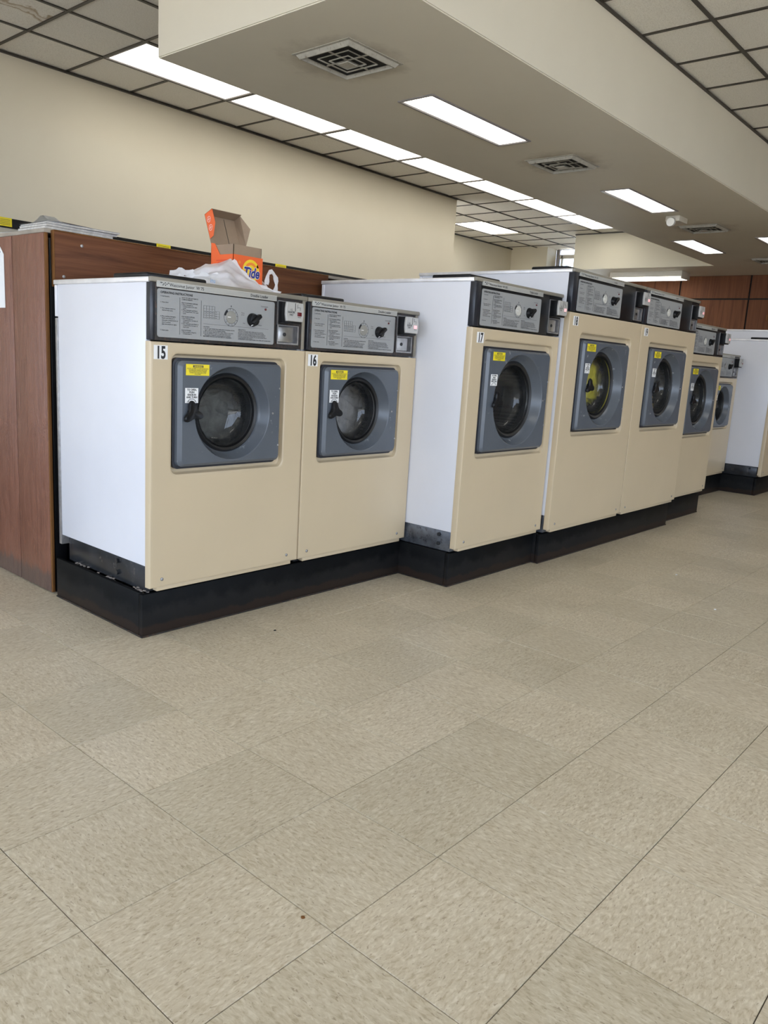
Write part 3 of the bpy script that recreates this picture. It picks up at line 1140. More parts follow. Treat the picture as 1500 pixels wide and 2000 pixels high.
    lettering(BODY2, .0053, M['grey_ink'], plate, (pl0 + .090, y_, zt - .0235 - ZB), 1, .0001, 'LEFT', 1.03)
    lettering(BODY3, .0053, M['grey_ink'], plate, (pl0 + .177, y_, zt - .110 - ZB), 1, .0001, 'LEFT', .98)
    lettering(BODY4, .0051, M['grey_ink'], plate, (pl0 + .325, y_, zt - .110 - ZB), 1, .0001, 'LEFT', .92)
    lettering('Perm.\npress', .0062, M['ink'], plate, (pl0 + .337, y_, zt - .052 - ZB))
    lettering('Cold', .0062, M['ink'], plate, (pl0 + .417, y_, zt - .052 - ZB))
    lettering('Hot', .0062, M['ink'], plate, (pl0 + .345, y_, zt - .087 - ZB))
    lettering('Warm', .0062, M['ink'], plate, (pl0 + .414, y_, zt - .089 - ZB))
    lettering('Operating light', .0056, M['ink'], plate, (pl0 + .424, y_, zt - .022 - ZB))
    b = bmesh.new()
    for x0, x1, za, zb_ in ((.083, .0838, .012, .130), (.167, .1678, .012, .128), (.177, .462, .0530, .0536)):
        box(b, pl0 + x0, pl0 + x1, y_ - .0001, y_ + .0004, pz + za, pz + zb_)
    # little programme table
    tx, tz = pl0 + .177, pz + .072
    for q in range(5):
        box(b, tx + q * .0115, tx + q * .0115 + .0005, y_ - .0001, y_ + .0004, tz, tz + (.041 if q < 4 else .041))
        box(b, tx, tx + .046, y_ - .0001, y_ + .0004, tz + q * .0102, tz + q * .0102 + .0005)
    for q in range(4):
        box(b, tx + .046, tx + .066, y_ - .0001, y_ + .0004, tz + q * .0085, tz + q * .0085 + .0005)
        for w_ in range(5):
            box(b, tx + .003 + w_ * .0115, tx + .009 + w_ * .0115, y_ - .0001, y_ + .0004, tz + .003 + q * .0065, tz + .0042 + q * .0065)
    box(b, tx + .0655, tx + .066, y_ - .0001, y_ + .0004, tz, tz + .0255)
    fin('printed_rules', b, M['grey_ink'], plate, 0)
    # dial ring
    gx, gz = pl0 + .292, pz + .083
    b = bmesh.new()
    loft(b, [circ(gx, gz, .0305, y_), circ(gx, gz, .0300, y_ - .0002), circ(gx, gz, .0293, y_)])
    fin('dial_ring', b, M['grey_ink'], plate, 0)
    b = bmesh.new()
    prev = None
    for a in range(125, 171, 9):
        ar = math.radians(a)
        p1 = b.verts.new((gx + .0295 * math.cos(ar), y_ - .0003, gz + .0295 * math.sin(ar)))
        p2 = b.verts.new((gx + .0225 * math.cos(ar), y_ - .0003, gz + .0225 * math.sin(ar)))
        if prev:
            b.faces.new((prev[0], prev[1], p2, p1))
        prev = (p1, p2)
    for q in range(9):
        ar = math.radians(100 - 30 * q)
        p = [(math.cos(ar + s * .02) * rad, math.sin(ar + s * .02) * rad) for rad, s in ((.0295, -1), (.0295, 1), (.0235, 1), (.0235, -1))]
        b.faces.new([b.verts.new((gx + u, y_ - .0003, gz + v_)) for u, v_ in p])
    box(b, gx - .0012, gx + .0012, y_ - .0003, y_, gz + .034, gz + .040)
    fin('dial_marks', b, M['ink'], plate, 0)
    b = bmesh.new()
    loft(b, [circ(gx, gz, .0212, .0), circ(gx, gz, .0212, -.0045), circ(gx, gz, .0195, -.006), circ(gx, gz, .006, -.006)], False, True)
    dl = fin('cycle_dial', b, M['dial'] if size == 'small' else M['dial_white'])
    b = bmesh.new()
    box(b, gx - .017, gx - .004, -.0068, -.006, gz - .0012, gz + .0012)
    fin('pointer', b, M['label_white'], dl, 0)
    # temperature knob: round skirt with a raised finger bar
    nx, nz = pl0 + .387, pz + .081
    b = bmesh.new()
    loft(b, [circ(nx, nz, .0235, 0), circ(nx, nz, .0235, -.006), circ(nx, nz, .0205, -.012), circ(nx, nz, .0195, -.018), circ(nx, nz, .012, -.019)], False, True)
    kn = fin('temperature_knob', b, M['black'])
    b = bmesh.new()
    box(b, -.0075, .0075, -.030, -.010, -.022, .028, .005, 3)
    bmesh.ops.transform(b, matrix=Matrix.Translation((nx, 0, nz)) @ Matrix.Rotation(math.radians(52), 4, 'Y'), verts=b.verts)
    fin('finger_bar', b, M['black'], kn)
    b = bmesh.new()
    box(b, -.0012, .0012, -.0193, -.0185, -.020, .0)
    bmesh.ops.transform(b, matrix=Matrix.Translation((nx - .001, 0, nz - .012)) @ Matrix.Rotation(math.radians(62), 4, 'Y'), verts=b.verts)
    fin('pointer', b, M['label_white'], kn, 0)
    b = bmesh.new()
    lxx, lzz = pl0 + .446, pz + .122
    loft(b, [circ(lxx, lzz, .004, 0, 16), circ(lxx, lzz, .004, -.004, 16), circ(lxx, lzz, .002, -.006, 16)], False, True)
    fin('operating_light', b, M['led_off'])
    # name strip
    b = bmesh.new()
    s0 = ct - .029
    box(b, pl0 - .004, pl0 + .497, -.004, .002, s0, s0 + .0185, .001)
    ns = fin('name_strip', b, M['strip'])
    b = bmesh.new()
    box(b, pl0 - .004, pl0 + .497, -.0052, -.0038, s0 + .0172, s0 + .0188)
    box(b, pl0 - .004, pl0 + .497, -.0052, -.0038, s0 - .0002, s0 + .0012)
    fin('strip_edge', b, M['strip_edge'], ns, 0)
    t1, t2 = NAMES[size]
    lettering(t1, .0135, M['ink'], ns, (pl0 + .042, -.0046, s0 + .0052 - ZB), 1.0, .0001)
    lettering(t2, .0135, M['ink'], ns, (pl0 + .374, -.0046, s0 + .0052 - ZB), .98, .0001)
    b = bmesh.new()
    for u, v_ in ((0, 0), (.004, 0), (.011, -.0035), (.0165, 0), (.0225, -.0035), (.028, 0), (.017, -.007), (.008, -.007)):
        box(b, pl0 + .010 + u - .0015, pl0 + .010 + u + .0015, -.0047, -.0040, s0 + .0122 + v_, s0 + .0156 + v_)
    fin('emblem', b, M['grey_ink'], ns, 0)

    # coin slide: black box that stands out from the console, grey faceplate
    b = bmesh.new()
    box(b, q0, q0 + .079, -.043, .004, pz + .080, pz + .156, .003)
    cs = fin('coin_slide', b, M['black'])
    b = bmesh.new()
    fz0, fz1 = pz + .088, pz + .155
    prof2 = [(-.001, fz0), (.078, fz0), (.082, (fz0 + fz1) / 2 - .01), (.082, (fz0 + fz1) / 2 + .01), (.078, fz1), (-.001, fz1), (-.005, (fz0 + fz1) / 2 + .01), (-.005, (fz0 + fz1) / 2 - .01)]
    loft(b, [[Vector((q0 + a, y, z)) for a, z in prof2] for y in (-.043, -.050)] + [[Vector((q0 + .0385 + (a - .0385) * .96, -.052, (fz0 + fz1) / 2 + (z - (fz0 + fz1) / 2) * .96)) for a, z in prof2]], True, True)
    fp = fin('coin_faceplate', b, M['coin_face'], smooth=20)
    lettering('U.S.\nQUARTERS\nONLY', .0095, M['grey_ink'], fp, (q0 + .0195, -.0526, fz0 + .038 - ZB), .72, .0002, 'CENTER', .95)
    b = bmesh.new()
    box(b, q0 + .037, q0 + .0395, -.0525, -.0515, fz0 + .036, fz1 - .002)
    fin('coin_slot', b, M['ink'], fp, 0)
    b = bmesh.new()
    box(b, q0 + .049, q0 + .0505, -.0525, -.0515, fz0 + .047, fz0 + .062)
    box(b, q0 + .049, q0 + .063, -.0525, -.0515, fz0 + .050, fz0 + .0512)
    box(b, q0 + .0618, q0 + .063, -.0525, -.0515, fz0 + .040, fz0 + .051)
    fin('slot_symbol', b, M['grey_ink'], fp, 0)
    b = bmesh.new()
    box(b, q0 + .049, q0 + .070, -.0535, -.0515, fz0 + .020, fz0 + .034, .001)
    fin('display', b, M['led_off'], fp)
    lettering('MINUTES', .0042, M['grey_ink'], fp, (q0 + .0595, -.0526, fz0 + .0145 - ZB), .9, .0001, 'CENTER')
    # coin vault, sunken in a steel frame
    b = bmesh.new()
    L1 = [Vector((x, .001, z)) for x, z in ((vx0, vz0), (vx1, vz0), (vx1, vz1), (vx0, vz1))]
    L2 = [Vector((x, -.0025, z)) for x, z in ((vx0, vz0), (vx1, vz0), (vx1, vz1), (vx0, vz1))]
    L3 = [Vector((x, -.0025, z)) for x, z in ((vx0 + .005, vz0 + .006), (vx1 - .006, vz0 + .006), (vx1 - .006, vz1 - .003), (vx0 + .005, vz1 - .003))]
    L4 = [Vector((p.x, .022, p.z)) for p in L3]
    loft(b, [L1, L2, L3, L4], False, True)
    va = fin('coin_vault', b, M['dull_steel'])
    b = bmesh.new()
    box(b, vx0 + .004, vx0 + .082, .004, .018, vz0 + .008, vz1 - .006, .002)
    fin('vault_door', b, M['steel'], va)
    b = bmesh.new()
    kx_, kz_ = vx0 + .040, vz0 + .036
    loft(b, [circ(kx_, kz_, .007, .005, 16), circ(kx_, kz_, .007, .001, 16), circ(kx_, kz_, .0055, .0005, 16)], False, True)
    fin('vault_lock', b, M['ink'], va)
    b = bmesh.new()
    box(b, vx0 - .0, vx1 - .004, -.0035, .002, pz + .158, pz + .1605, 0)
    box(b, vx0 - .001, vx0 + .0015, -.0035, .002, vz1, pz + .160, 0)
    fin('vault_rim', b, M['dull_steel'], va)
    return root


def sticker(root, num, size):
    nx, nz = SIZES[size]['num']
    s = boxobj('number_sticker', M['label_white'], root, (nx, nx + .052, -.0012, -.0003, nz - ZB, nz + .045 - ZB), 0)
    lettering(num, .0545, M['ink'], s, (nx + .0262, -.0016, nz + .0036 - ZB), .68, .0019, 'CENTER', name='numerals')


def red_display(root):
    for c in root.children:
        if c.name.startswith('coin_faceplate'):
            for g in c.children:
                if g.name.startswith('display'):
                    me = g.data.copy()
                    me.materials.clear()
                    me.materials.append(M['led'])
                    g.data = me


S0 = washer('small', (.545, .516), 'low beige-fronted washer numbered 15 with white side, nearest of the row')
S1 = dup(S0, (1.225, .516, ZB), 'low beige-fronted washer numbered 16, between washers 15 and 17')
M0 = washer('mid', (1.904, .225), 'mid-height beige washer numbered 17 standing forward of washer 16')
L0 = washer('large', (2.660, .185), 'tall beige washer numbered 18 with yellow laundry behind its glass')
L1 = dup(L0, (3.512, .185, ZB), 'tall beige washer numbered 19, joined to the right side of washer 18')
# depth of the copied mid-size cabinets matches the prototype
M1 = dup(M0, (4.362, .245, ZB), 'mid-height beige washer just past the tall washer numbered 19')
S2 = dup(S0, (5.112, .545, ZB), 'low beige washer mostly hidden behind the mid-height washer after 19')
S3 = dup(S0, (5.792, .545, ZB), 'low beige washer last before the free-standing white side panel')
M2 = dup(M0, (6.478, .235, ZB), 'far mid-height washer whose plain white side faces the viewer')
L2 = dup(L0, (7.230, .185, ZB), 'farthest tall washer, its white top showing above the far white side panel')
for r_, n_, s_ in ((S0, '15', 'small'), (S1, '16', 'small'), (M0, '17', 'mid'), (L0, '18', 'large'), (L1, '19', 'large')):
    sticker(r_, n_, s_)
for r_ in (S1, M0, L0, L1, M1):
    red_display(r_)
for c_ in M2.children:
    if c_.name.startswith('chassis'):
        c_.data = c_.data.copy()
        c_.data.materials.clear()
        c_.data.materials.append(M['chassis'])

# ------------------------------------------------------------------ laundry inside the drums


def laundry(name, c, rx, ry, rz, m, label, seed, cat='laundry', group='laundry seen through the washer doors'):
    bm = bmesh.new()
    bmesh.ops.create_icosphere(bm, subdivisions=5, radius=1)
    from mathutils import noise as nz
    for v in bm.verts:
        p = v.co.copy()
        f = nz.noise(p * 1.6 + Vector((seed, 0, 0))) * .25 + (1 - abs(nz.noise(p * 3.2 + Vector((0, seed, 3))))) ** 3 * .28 + nz.noise(p * 8 + Vector((seed, seed, 1))) * .05 - .18
        q = p * (1 + f)
        q = Vector([math.copysign(abs(c_) ** .72, c_) for c_ in q])
        v.co = Vector((q.x * rx, q.y * ry, q.z * rz))
    return tag(finish(name, bm, m, None, c, 180), label, cat, group)


laundry('wet_laundry', (.545 + .35, .516 + .205, .73), .15, .075, .125, M['cloth_grey'], 'grey wet laundry inside the washer numbered 15', 2.0)
laundry('wet_laundry', (1.225 + .36, .516 + .205, .755), .15, .075, .15, M['cloth_pink'], 'pale wet laundry inside the washer numbered 16', 5.0)
laundry('wet_laundry', (2.66 + .51, .185 + .170, .955), .165, .070, .175, M['cloth_yellow'], 'bright yellow cloth inside the washer numbered 18', 9.0)
laundry('wet_laundry', (2.66 + .50, .185 + .165, .715), .12, .055, .045, M['cloth_red'], 'rose-coloured cloth under the yellow cloth inside washer 18', 11.0)
laundry('wet_laundry', (3.512 + .485, .185 + .165, .80), .105, .065, .090, M['cloth_orange'], 'ochre cloth low inside the washer numbered 19', 13.0)
laundry('wet_laundry', (3.512 + .53, .185 + .172, 1.02), .13, .065, .105, M['cloth_grey'], 'grey cloth above the ochre cloth inside washer 19', 17.0)

# ------------------------------------------------------------------ black plinths


def plinth(x0, x1, y, back, label, left_open=True, top=.155):
    t = thing('plinth', (x0, y, 0), label, 'plinth', 'black plinths under the washers')
    w_ = x1 - x0
    dp = back - y
    boxobj('front_board', M['plinth'], t, (0, w_, 0, .022, 0, top - .001), .003)
    boxobj('side_board', M['plinth'], t, (0, .018, .0225, dp, 0, top + .002), .003)
    boxobj('side_board', M['plinth'], t, (w_ - .018, w_, .0225, dp, 0, top), .003)
    boxobj('inner_block', M['chassis'], t, (.06, w_ - .02, .03, dp - .02, 0, top - .012), .002)
    # scuffed edging where the boards meet the tiles
    boxobj('sealant_bead', M['rust_black'], t, (-.004, w_, -.004, .0, 0, .006), .0015, 1)
    boxobj('sealant_bead', M['rust_black'], t, (-.004, .0, -.004, dp, 0, .006), .0015, 1)
    return t


plinth(.533, 1.901, .545, 1.15, 'long black plinth under washers 15 and 16')
plinth(1.905, 2.636, .257, 1.15, 'black plinth under washer 17, stepping forward')
plinth(2.640, 4.348, .218, 1.15, 'long black plinth under the tall washers 18 and 19')
plinth(4.352, 5.085, .272, 1.15, 'black plinth under the mid-height washer past 19')
plinth(5.100, 6.462, .565, 1.15, 'black plinth set back under the far low washers')
plinth(6.468, 7.21, .262, 1.15, 'black plinth at the far corner under the white side panel')
plinth(7.215, 8.10, .218, 1.15, 'farthest black plinth, at the right edge of the photo')

# dust and lint lying on the near plinth
bm = bmesh.new()
random.seed(3)
for cx_, cy_, n, sp in ((.556, .60, 26, .018), (.552, .78, 20, .03), (.556, .95, 14, .04), (.556, 1.02, 14, .02)):
    for _ in range(n):
        a, bb = random.gauss(cx_, .006), random.gauss(cy_, sp)
        rad = random.uniform(.002, .007)
        bmesh.ops.create_icosphere(bm, subdivisions=1, radius=rad, matrix=Matrix.Translation((min(max(a, .548), .57), bb, .158 + random.uniform(-.012, .006))) @ Matrix.Diagonal((1, 1.6, .5, 1)))
tag(finish('lint', bm, M['lint'], None), 'grey lint caught on top of the black plinth beside washer 15', 'lint', kind='stuff')

# ------------------------------------------------------------------ wooden enclosure behind the machines
en = thing('wooden_enclosure', (.545, 1.2, 0), 'brown painted wooden enclosure standing behind the washers', 'enclosure')
yk = [0, .262, .54, .82, 1.10]
for a, b_ in zip(yk, yk[1:]):
    boxobj('siding_board', M['siding'], en, (-.010, .008, a + .002, b_ - .002, .004, 1.376), .0025)
boxobj('siding_edge', M['raw_edge'], en, (-.009, .004, -.006, .0015, .004, 1.376), .002)
boxobj('dark_void_strip', M['black'], en, (.012, .06, .004, .05, 0, 1.36), .003)  # black strip stands in for shade in the gap beside the siding
boxobj('front_beam', M['beam'], en, (.022, 1.44, -.018, .004, 1.186, 1.384), .003)
b_ = boxobj('beam_edge', M['raw_edge'], en, (.0215, 1.44, -.0185, .003, 1.3838, 1.388), .001)
boxobj('beam_edge', M['raw_edge'], en, (.0185, .0222, -.018, .004, 1.186, 1.386), .001)
boxobj('front_beam', M['beam'], en, (1.45, 7.6, -.010, .012, 1.186, 1.36), .003)
boxobj('dark_void_sheet', M['black'], en, (.06, 7.6, .03, .045, .01, 1.36), 0)  # black sheet stands in for the shaded void behind the washers
boxobj('top_board', M['board_grey'], en, (-.006, 7.6, .006, 1.10, 1.377, 1.392), .002)
boxobj('far_side', M['siding'], en, (0, 7.6, 1.10, 1.12, .004, 1.376), .002)
for x_, z_ in ((.055, 1.225), (.128, 1.345), (.9, 1.34), (1.25, 1.225)):
    bm = bmesh.new()
    screw(bm, x_, z_, -.018, .006)
    finish('nail_head', bm, M['dull_steel'], en)
# white paper sign pinned to the siding
sg = thing('paper_sign', (.534, 1.53, 1.105), 'white paper sign pinned to the brown siding at the left edge', 'sign')
bm = bmesh.new()
pts = [(0, 0), (.36, 0), (.36, .235), (.03, .235), (.0, .205)]
f0 = [bm.verts.new((0, a, b2)) for a, b2 in pts]
f1 = [bm.verts.new((-.0015, a, b2)) for a, b2 in pts]
bm.faces.new(f0)
bm.faces.new(f1)
for i in range(5):
    bm.faces.new((f0[i], f0[(i + 1) % 5], f1[(i + 1) % 5], f1[i]))
finish('sheet', bm, M['paper'], sg, None, 0)
for s_, sz, z_, y_, m_ in (('s', .085, .125, .075, M['grey_ink']), ('E', .032, .045, .066, M['red'])):
    o = lettering(s_, sz, m_, sg, (-.0021, y_, z_), .8, 0, 'LEFT', shear=.3 if s_ == 's' else 0)
    o.rotation_euler = (0, 0, -math.pi / 2)
bm = bmesh.new()
screw(bm, 0, 0, 0, .004)
o = finish('tack', bm, M['dull_steel'], sg, (-.002, .03, .215))
o.rotation_euler = (0, 0, -math.pi / 2)

# ------------------------------------------------------------------ magazines on the enclosure


def magazine(loc, rz, w_, d_, th, cover, label, curl=0, lean=0):
    t = thing('magazine', loc, label, 'magazine', 'magazines on the wooden enclosure', rz)
    n = 14

    def zc(u, v):
        return curl * max(0, (u - .15)) ** 2 * .2 + lean * v
    bm = bmesh.new()
    grid = [[None] * (n + 1) for _ in range(2)]
    top, bot = [], []
    for i in range(n + 1):
        u = i / n
        top.append([bm.verts.new((u * w_, v * d_, th + zc(u, v))) for v in (0, 1)])
        bot.append([bm.verts.new((u * w_, v * d_, zc(u, v))) for v in (0, 1)])
    for i in range(n):
        bm.faces.new((top[i][0], top[i + 1][0], top[i + 1][1], top[i][1]))
        bm.faces.new((bot[i][0], bot[i][1], bot[i + 1][1], bot[i + 1][0]))
        bm.faces.new((bot[i][0], bot[i + 1][0], top[i + 1][0], top[i][0]))
        bm.faces.new((bot[i][1], top[i][1], top[i + 1][1], bot[i + 1][1]))
    bm.faces.new((bot[0][0], top[0][0], top[0][1], bot[0][1]))
    bm.faces.new((bot[n][0], bot[n][1], top[n][1], top[n][0]))
    finish('pages', bm, cover if cover == M['magazine_dark'] else M['paper_edge'], t)
    bm = bmesh.new()
    rows = []
    for i in range(n + 1):
        u = i / n
        rows.append([bm.verts.new((u * w_ * 1.004, v * d_ * 1.01 - .001, th + zc(u, v) + s)) for s in (.0004, .0014) for v in (0, 1)])
    for i in range(n):
        a, b2 = rows[i], rows[i + 1]
        bm.faces.new((a[2], b2[2], b2[3], a[3]))
        bm.faces.new((a[0], a[1], b2[1], b2[0]))
        bm.faces.new((a[0], b2[0], b2[2], a[2]))
        bm.faces.new((a[1], a[3], b2[3], b2[1]))
    finish('cover', bm, cover, t)
    return t


ZT = 1.392
magazine((.545, 1.205, ZT), 0, .27, .22, .008, M['paper_edge'], 'bottom magazine of the pile at the near corner of the enclosure')
magazine((.548, 1.20, ZT + .0096), math.radians(1), .285, .21, .007, M['magazine_grey'], 'grey magazine in the middle of the pile on the enclosure')
om = magazine((.546, 1.198, ZT + .0182), math.radians(-1.5), .29, .22, .005, M['magazine_grey'], 'open magazine with a raised page on top of the pile')
# its lifted page
bm = bmesh.new()
prev = None
for i in range(11):
    u = i / 10
    z_ = .006 + .024 * math.exp(-((u - .25) / .18) ** 2) * (1 if u < .95 else .6)
    r4 = [bm.verts.new((.004 + .006 * math.sin(u * 5) + dx_, u * .24, z_ + .002)) for dx_ in (0, .045)] + [bm.verts.new((.088, u * .21, .0068))]
    if prev:
        for q in range(2):
            bm.faces.new((prev[q], prev[q + 1], r4[q + 1], r4[q]))
    prev = r4
bmesh.ops.solidify(bm, geom=bm.faces[:], thickness=.001)
finish('lifted_page', bm, M['paper'], om)
bm_ = magazine((.645, 1.30, 1.4300), math.radians(-2), .235, .20, .006, M['magazine_dark'], 'dark brown magazine leaning on the back of the pile on the enclosure')
bm_.rotation_euler.y = .042
magazine((.56, 1.47, ZT), math.radians(8), .16, .12, .004, M['paper'], 'small pale booklet lying left of the magazine pile')

# ------------------------------------------------------------------ detergent carton and plastic bag on washer 15
bxo = thing('detergent_box', (1.010, .700, 1.208), 'open orange detergent carton standing in a white plastic bag on washer 15', 'detergent box')
bw, bd, bh = .140, .135, .136


def card(bm, p, th=.0016):
    p = [Vector(q) for q in p]
    a = [bm.verts.new(q) for q in p]
    b = [bm.verts.new(q + Vector((th, 0, 0))) for q in p]
    bm.faces.new(a)
    bm.faces.new(b)
    for i in range(len(p)):
        j = (i + 1) % len(p)
        bm.faces.new((a[i], a[j], b[j], b[i]))


def wallq(name, m, p, th=.0016, parent=bxo):
    """thin card from a convex outline p (list of 3-D points)"""
    bm = bmesh.new()
    card(bm, p, th)
    return finish(name, bm, m, parent, None, 0)


fr_ = boxobj('carton_front', M['orange'], bxo, (0, bw, 0, .0016, 0, bh), 0)
wallq('carton_side', M['orange'], [(0, 0, 0), (0, bd, 0), (0, bd, bh + .045), (0, bd - .022, bh + .042), (0, bd - .055, bh), (0, 0, bh)])
wallq('carton_side', M['orange'], [(bw, 0, 0), (bw, bd, 0), (bw, bd, bh), (bw, 0, bh)])
boxobj('carton_back', M['orange'], bxo, (0, bw, bd - .0016, bd, 0, bh + .04), 0)
bm = bmesh.new()
for d_ in ((.003, bw - .003, .003, .005, .01, bh + .036), (.003, bw - .003, bd - .006, bd - .004, .01, bh + .036), (.003, .005, .003, bd - .004, .01, bh + .036), (bw - .005, bw - .003, .003, bd - .004, .01, bh + .036)):
    box(bm, *d_)
finish('inner_sleeve', bm, M['cardboard'], bxo, None, 0)
# lid: a shallow tray hinged at the back, thrown open
tilt = math.radians(-22)
lid = bpy.data.objects.new('lid', None)
bm = bmesh.new()
LH, LD = .118, .048
box(bm, 0, bw, 0, .0016, 0, LH)
box(bm, 0, bw, -LD, 0, LH - .0016, LH)
o = finish('lid', bm, M['cardboard'], bxo, (0, bd, bh + .042), 0)
o.rotation_euler = (tilt, 0, 0)
lid = o
bm = bmesh.new()
pr_ = [(0, 0, .02), (0, 0, LH), (0, -LD, LH), (0, -LD, .062), (0, -.022, .022)]
card(bm, pr_)
ls = finish('lid_side', bm, M['orange'], lid, None, 0)
bm = bmesh.new()
card(bm, [(bw, 0, .0), (bw, 0, LH), (bw, -LD * .8, LH), (bw + .022, -LD * 1.15, LH * .50), (bw + .006, -.028, .0)])
finish('lid_side', bm, M['cardboard'], lid, None, 0)
bm = bmesh.new()
for zc_ in (.088, .055):
    n_ = 20
    for R0, R1 in ((.0115, .0095),):
        ring = [[bm.verts.new((-.0022, -.020 + rr_ * math.cos(2 * math.pi * i / n_), zc_ + rr_ * math.sin(2 * math.pi * i / n_))) for i in range(n_)] for rr_ in (R0, R1)]
        for i in range(n_):
            j = (i + 1) % n_
            bm.faces.new((ring[0][i], ring[0][j], ring[1][j], ring[1][i]))
    box(bm, -.0024, -.002, -.027, -.013, zc_ - .001, zc_ + .001)
    box(bm, -.0024, -.002, -.021, -.019, zc_ - .007, zc_ + .007)
finish('printed_symbols', bm, M['pale_pink'], lid, None, 0)
bm = bmesh.new()
box(bm, bw * .62, bw * .63, -.0012, -.0002, .004, LH - .006)
finish('lid_crease', bm, M['ink'], lid, None, 0)
# printing on the carton front
bm = bmesh.new()
gx, gz = .085, .085


def disc(bm, cx, cz, r0, r1, y, n=40):
    a = [bm.verts.new((cx + r1 * math.cos(2 * math.pi * i / n), y, cz + r1 * math.sin(2 * math.pi * i / n))) for i in range(n)]
    if r0 <= 0:
        bm.faces.new(a)
        return
    b = [bm.verts.new((cx + r0 * math.cos(2 * math.pi * i / n), y, cz + r0 * math.sin(2 * math.pi * i / n))) for i in range(n)]
    for i in range(n):
        j = (i + 1) % n
        bm.faces.new((a[i], a[j], b[j], b[i]))


disc(bm, gx, gz, .030, .040, -.0005)
disc(bm, gx, gz, .008, .020, -.0005)
finish('logo_rings', bm, M['logo_yellow'], fr_, None, 0)
bm = bmesh.new()
disc(bm, gx, gz, .020, .030, -.0004)
for cx_, cz_ in ((.030, .110), (.118, .103), (.020, .045)):
    disc(bm, cx_, cz_, 0, .006, -.0005, 16)
finish('logo_disc', bm, M['logo_orange'], fr_, None, 0)
bm = bmesh.new()
lettering('Tide', .052, M['label_white'], fr_, (.086, -.0008, .060), .82, .0032, 'CENTER', shear=.22)
o = lettering('Tide', .052, M['logo_blue'], fr_, (.086, -.0011, .060), .82, .0016, 'CENTER', shear=.22)
o.rotation_euler = (0, 0, 0)
sd_ = [c for c in bxo.children if c.name.startswith('carton_side')][0]
bm = bmesh.new()
for q in range(5):
    box(bm, -.0021, -.0017, .012, .10 - .012 * (q % 2), bh - .022 - q * .008, bh - .020 - q * .008)
finish('print_lines', bm, M['red'], sd_, None, 0)


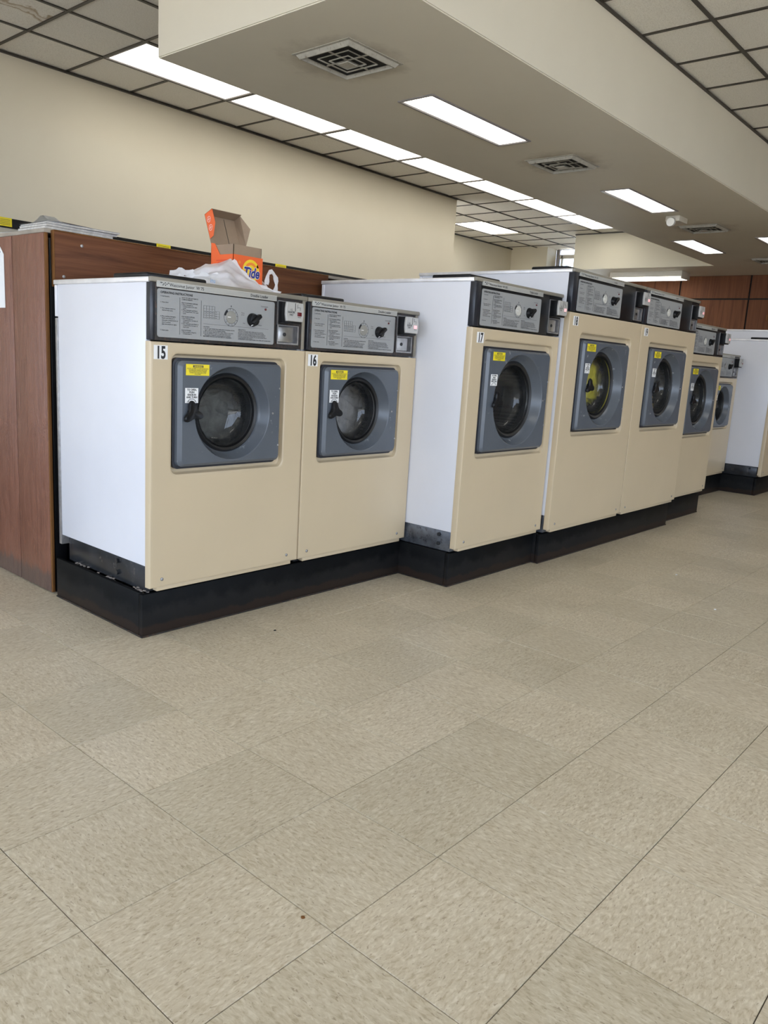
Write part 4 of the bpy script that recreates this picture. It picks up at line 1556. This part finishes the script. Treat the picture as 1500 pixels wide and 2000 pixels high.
def bag():
    from mathutils import noise as nz
    t = thing('plastic_bag', (.965, .635, 1.208), 'crumpled white plastic carrier bag around the orange carton on washer 15', 'plastic bag')
    # crumpled skirt around the carton
    n, k = 96, 20
    bm = bmesh.new()
    rows = []
    for j in range(k + 1):
        v = j / k
        row = []
        for i in range(n):
            a = 2 * math.pi * i / n
            ca, sa = math.cos(a), math.sin(a)
            # base footprint to carton footprint
            bx_ = .055 + .225 * (abs(ca) ** .8 * (1 if ca > 0 else -1)) * (1 if ca > 0 else .95) - .045
            by_ = .075 + .145 * (abs(sa) ** .8 * (1 if sa > 0 else -1))
            tx_ = .115 + .088 * max(-1, min(1, ca * 1.35))
            ty_ = .133 + .086 * max(-1, min(1, sa * 1.35))
            w_ = v ** .75
            x, y = bx_ * (1 - w_) + tx_ * w_, by_ * (1 - w_) + ty_ * w_
            htop = .100 + .010 * nz.noise(Vector((ca * 2.2, sa * 2.2, 4.0)))
            f_ = max(0.0, min(1.0, -sa * 1.6))                    # front rim slopes down to the right, baring the logo
            u_ = max(0.0, min(1.0, (tx_ - .027) / .176))
            hf = .116 - .112 * u_ ** .85 + .006 * nz.noise(Vector((u_ * 6, 2, 1)))
            htop = htop * (1 - f_) + hf * f_
            if ca > .75 and sa > -.6:
                htop = htop * .6 + .030
            z = htop * v ** .78
            p = Vector((x * 9, y * 9, z * 9))
            d = .024 * (1 - abs(nz.noise(p * 1.2 + Vector((3, 1, 0))))) ** 2 - .010 + .014 * nz.noise(p * 2.4) + .009 * nz.noise(p * 5.5)
            env = math.sin(math.pi * min(1, v * 1.1 + .06))
            nrm = Vector((ca, sa, .5)).normalized()
            q = Vector((x, y, z)) + nrm * d * max(0, env)
            q.z = max(q.z, .0015)
            row.append(bm.verts.new(q))
        rows.append(row)
    for a_, b2 in zip(rows, rows[1:]):
        for i in range(n):
            j = (i + 1) % n
            bm.faces.new((a_[i], a_[j], b2[j], b2[i]))
    finish('bag_body', bm, M['bag'], t, None, 180)

    def strap(path, w0, name='handle'):
        bm = bmesh.new()
        prev = None
        m_ = len(path)
        for i, p in enumerate(path):
            p = Vector(p)
            tdir = (Vector(path[min(i + 1, m_ - 1)]) - Vector(path[max(i - 1, 0)])).normalized()
            sd = tdir.cross(Vector((.5, 1, .15))).normalized()
            wd_ = w0 * (1.0 + .35 * math.sin(i * 1.7))
            fold = Vector((0, -.006 * math.cos(i), .002))
            r3 = [bm.verts.new(p + sd * wd_ * s + fold * (1 - abs(s))) for s in (-1, -.4, .3, 1)]
            if prev:
                for q in range(3):
                    bm.faces.new((prev[q], prev[q + 1], r3[q + 1], r3[q]))
            prev = r3
        bmesh.ops.subdivide_edges(bm, edges=bm.edges[:], cuts=1, smooth=.6)
        o = finish(name, bm, M['bag'], t, None, 180)
        return o

    def curve(pts, n=16):
        out = []
        m_ = len(pts) - 1
        for i in range(n + 1):
            u = i / n * m_
            s = min(int(u), m_ - 1)
            f = u - s
            p = [Vector(pts[max(0, min(m_, s + q))]) for q in (-1, 0, 1, 2)]
            out.append(tuple(.5 * ((2 * p[1]) + (p[2] - p[0]) * f + (2 * p[0] - 5 * p[1] + 4 * p[2] - p[3]) * f * f + (3 * p[1] - p[0] - 3 * p[2] + p[3]) * f ** 3)))
        return out
    # loop handle standing up at the right
    strap(curve([(.196, .05, .040), (.205, .052, .080), (.226, .055, .092), (.246, .055, .070), (.250, .055, .038), (.236, .05, .010), (.212, .04, .004)]), .0075)
    # flap falling across the front from the carton to the right
    strap(curve([(.028, .046, .110), (.07, .038, .070), (.11, .026, .040), (.15, .008, .022), (.20, -.03, .004)]), .008)
    # handle sprawling to the left
    strap(curve([(-.10, .10, .045), (-.14, .12, .050), (-.175, .12, .040), (-.17, .10, .022), (-.12, .06, .012)]), .013)
    strap(curve([(-.20, .05, .010), (-.15, .03, .022), (-.09, .015, .03), (-.03, .0, .02)]), .02, 'bag_fold')
    lettering('inu', .022, M['blue_print'], t, (-.150, -.062, .010), .8, 0, 'LEFT', name='printed_lettering')
    return t


bag()

# ------------------------------------------------------------------ crumbs on the floor
for (x_, y_, r_, m_, lb_) in ((-.013, -.852, .004, M['raw_edge'], 'tiny brown crumb on the floor tile nearest the viewer'),
                              (.933, .312, .005, M['duct'], 'small black crumb on the floor before the plinth of washer 15'),
                              (3.052, -.355, .006, M['paper'], 'small white scrap on the aisle floor facing washer 18'),
                              (2.593, -.703, .006, M['paper'], 'white scrap nearest the right edge of the aisle floor')):
    bm = bmesh.new()
    bmesh.ops.create_icosphere(bm, subdivisions=2, radius=r_)
    for v in bm.verts:
        v.co = Vector((v.co.x * random.uniform(.8, 1.3), v.co.y * random.uniform(.7, 1.2), v.co.z * .4))
    tag(finish('crumb', bm, m_, None, (x_, y_, r_ * .38)), lb_, 'crumb')
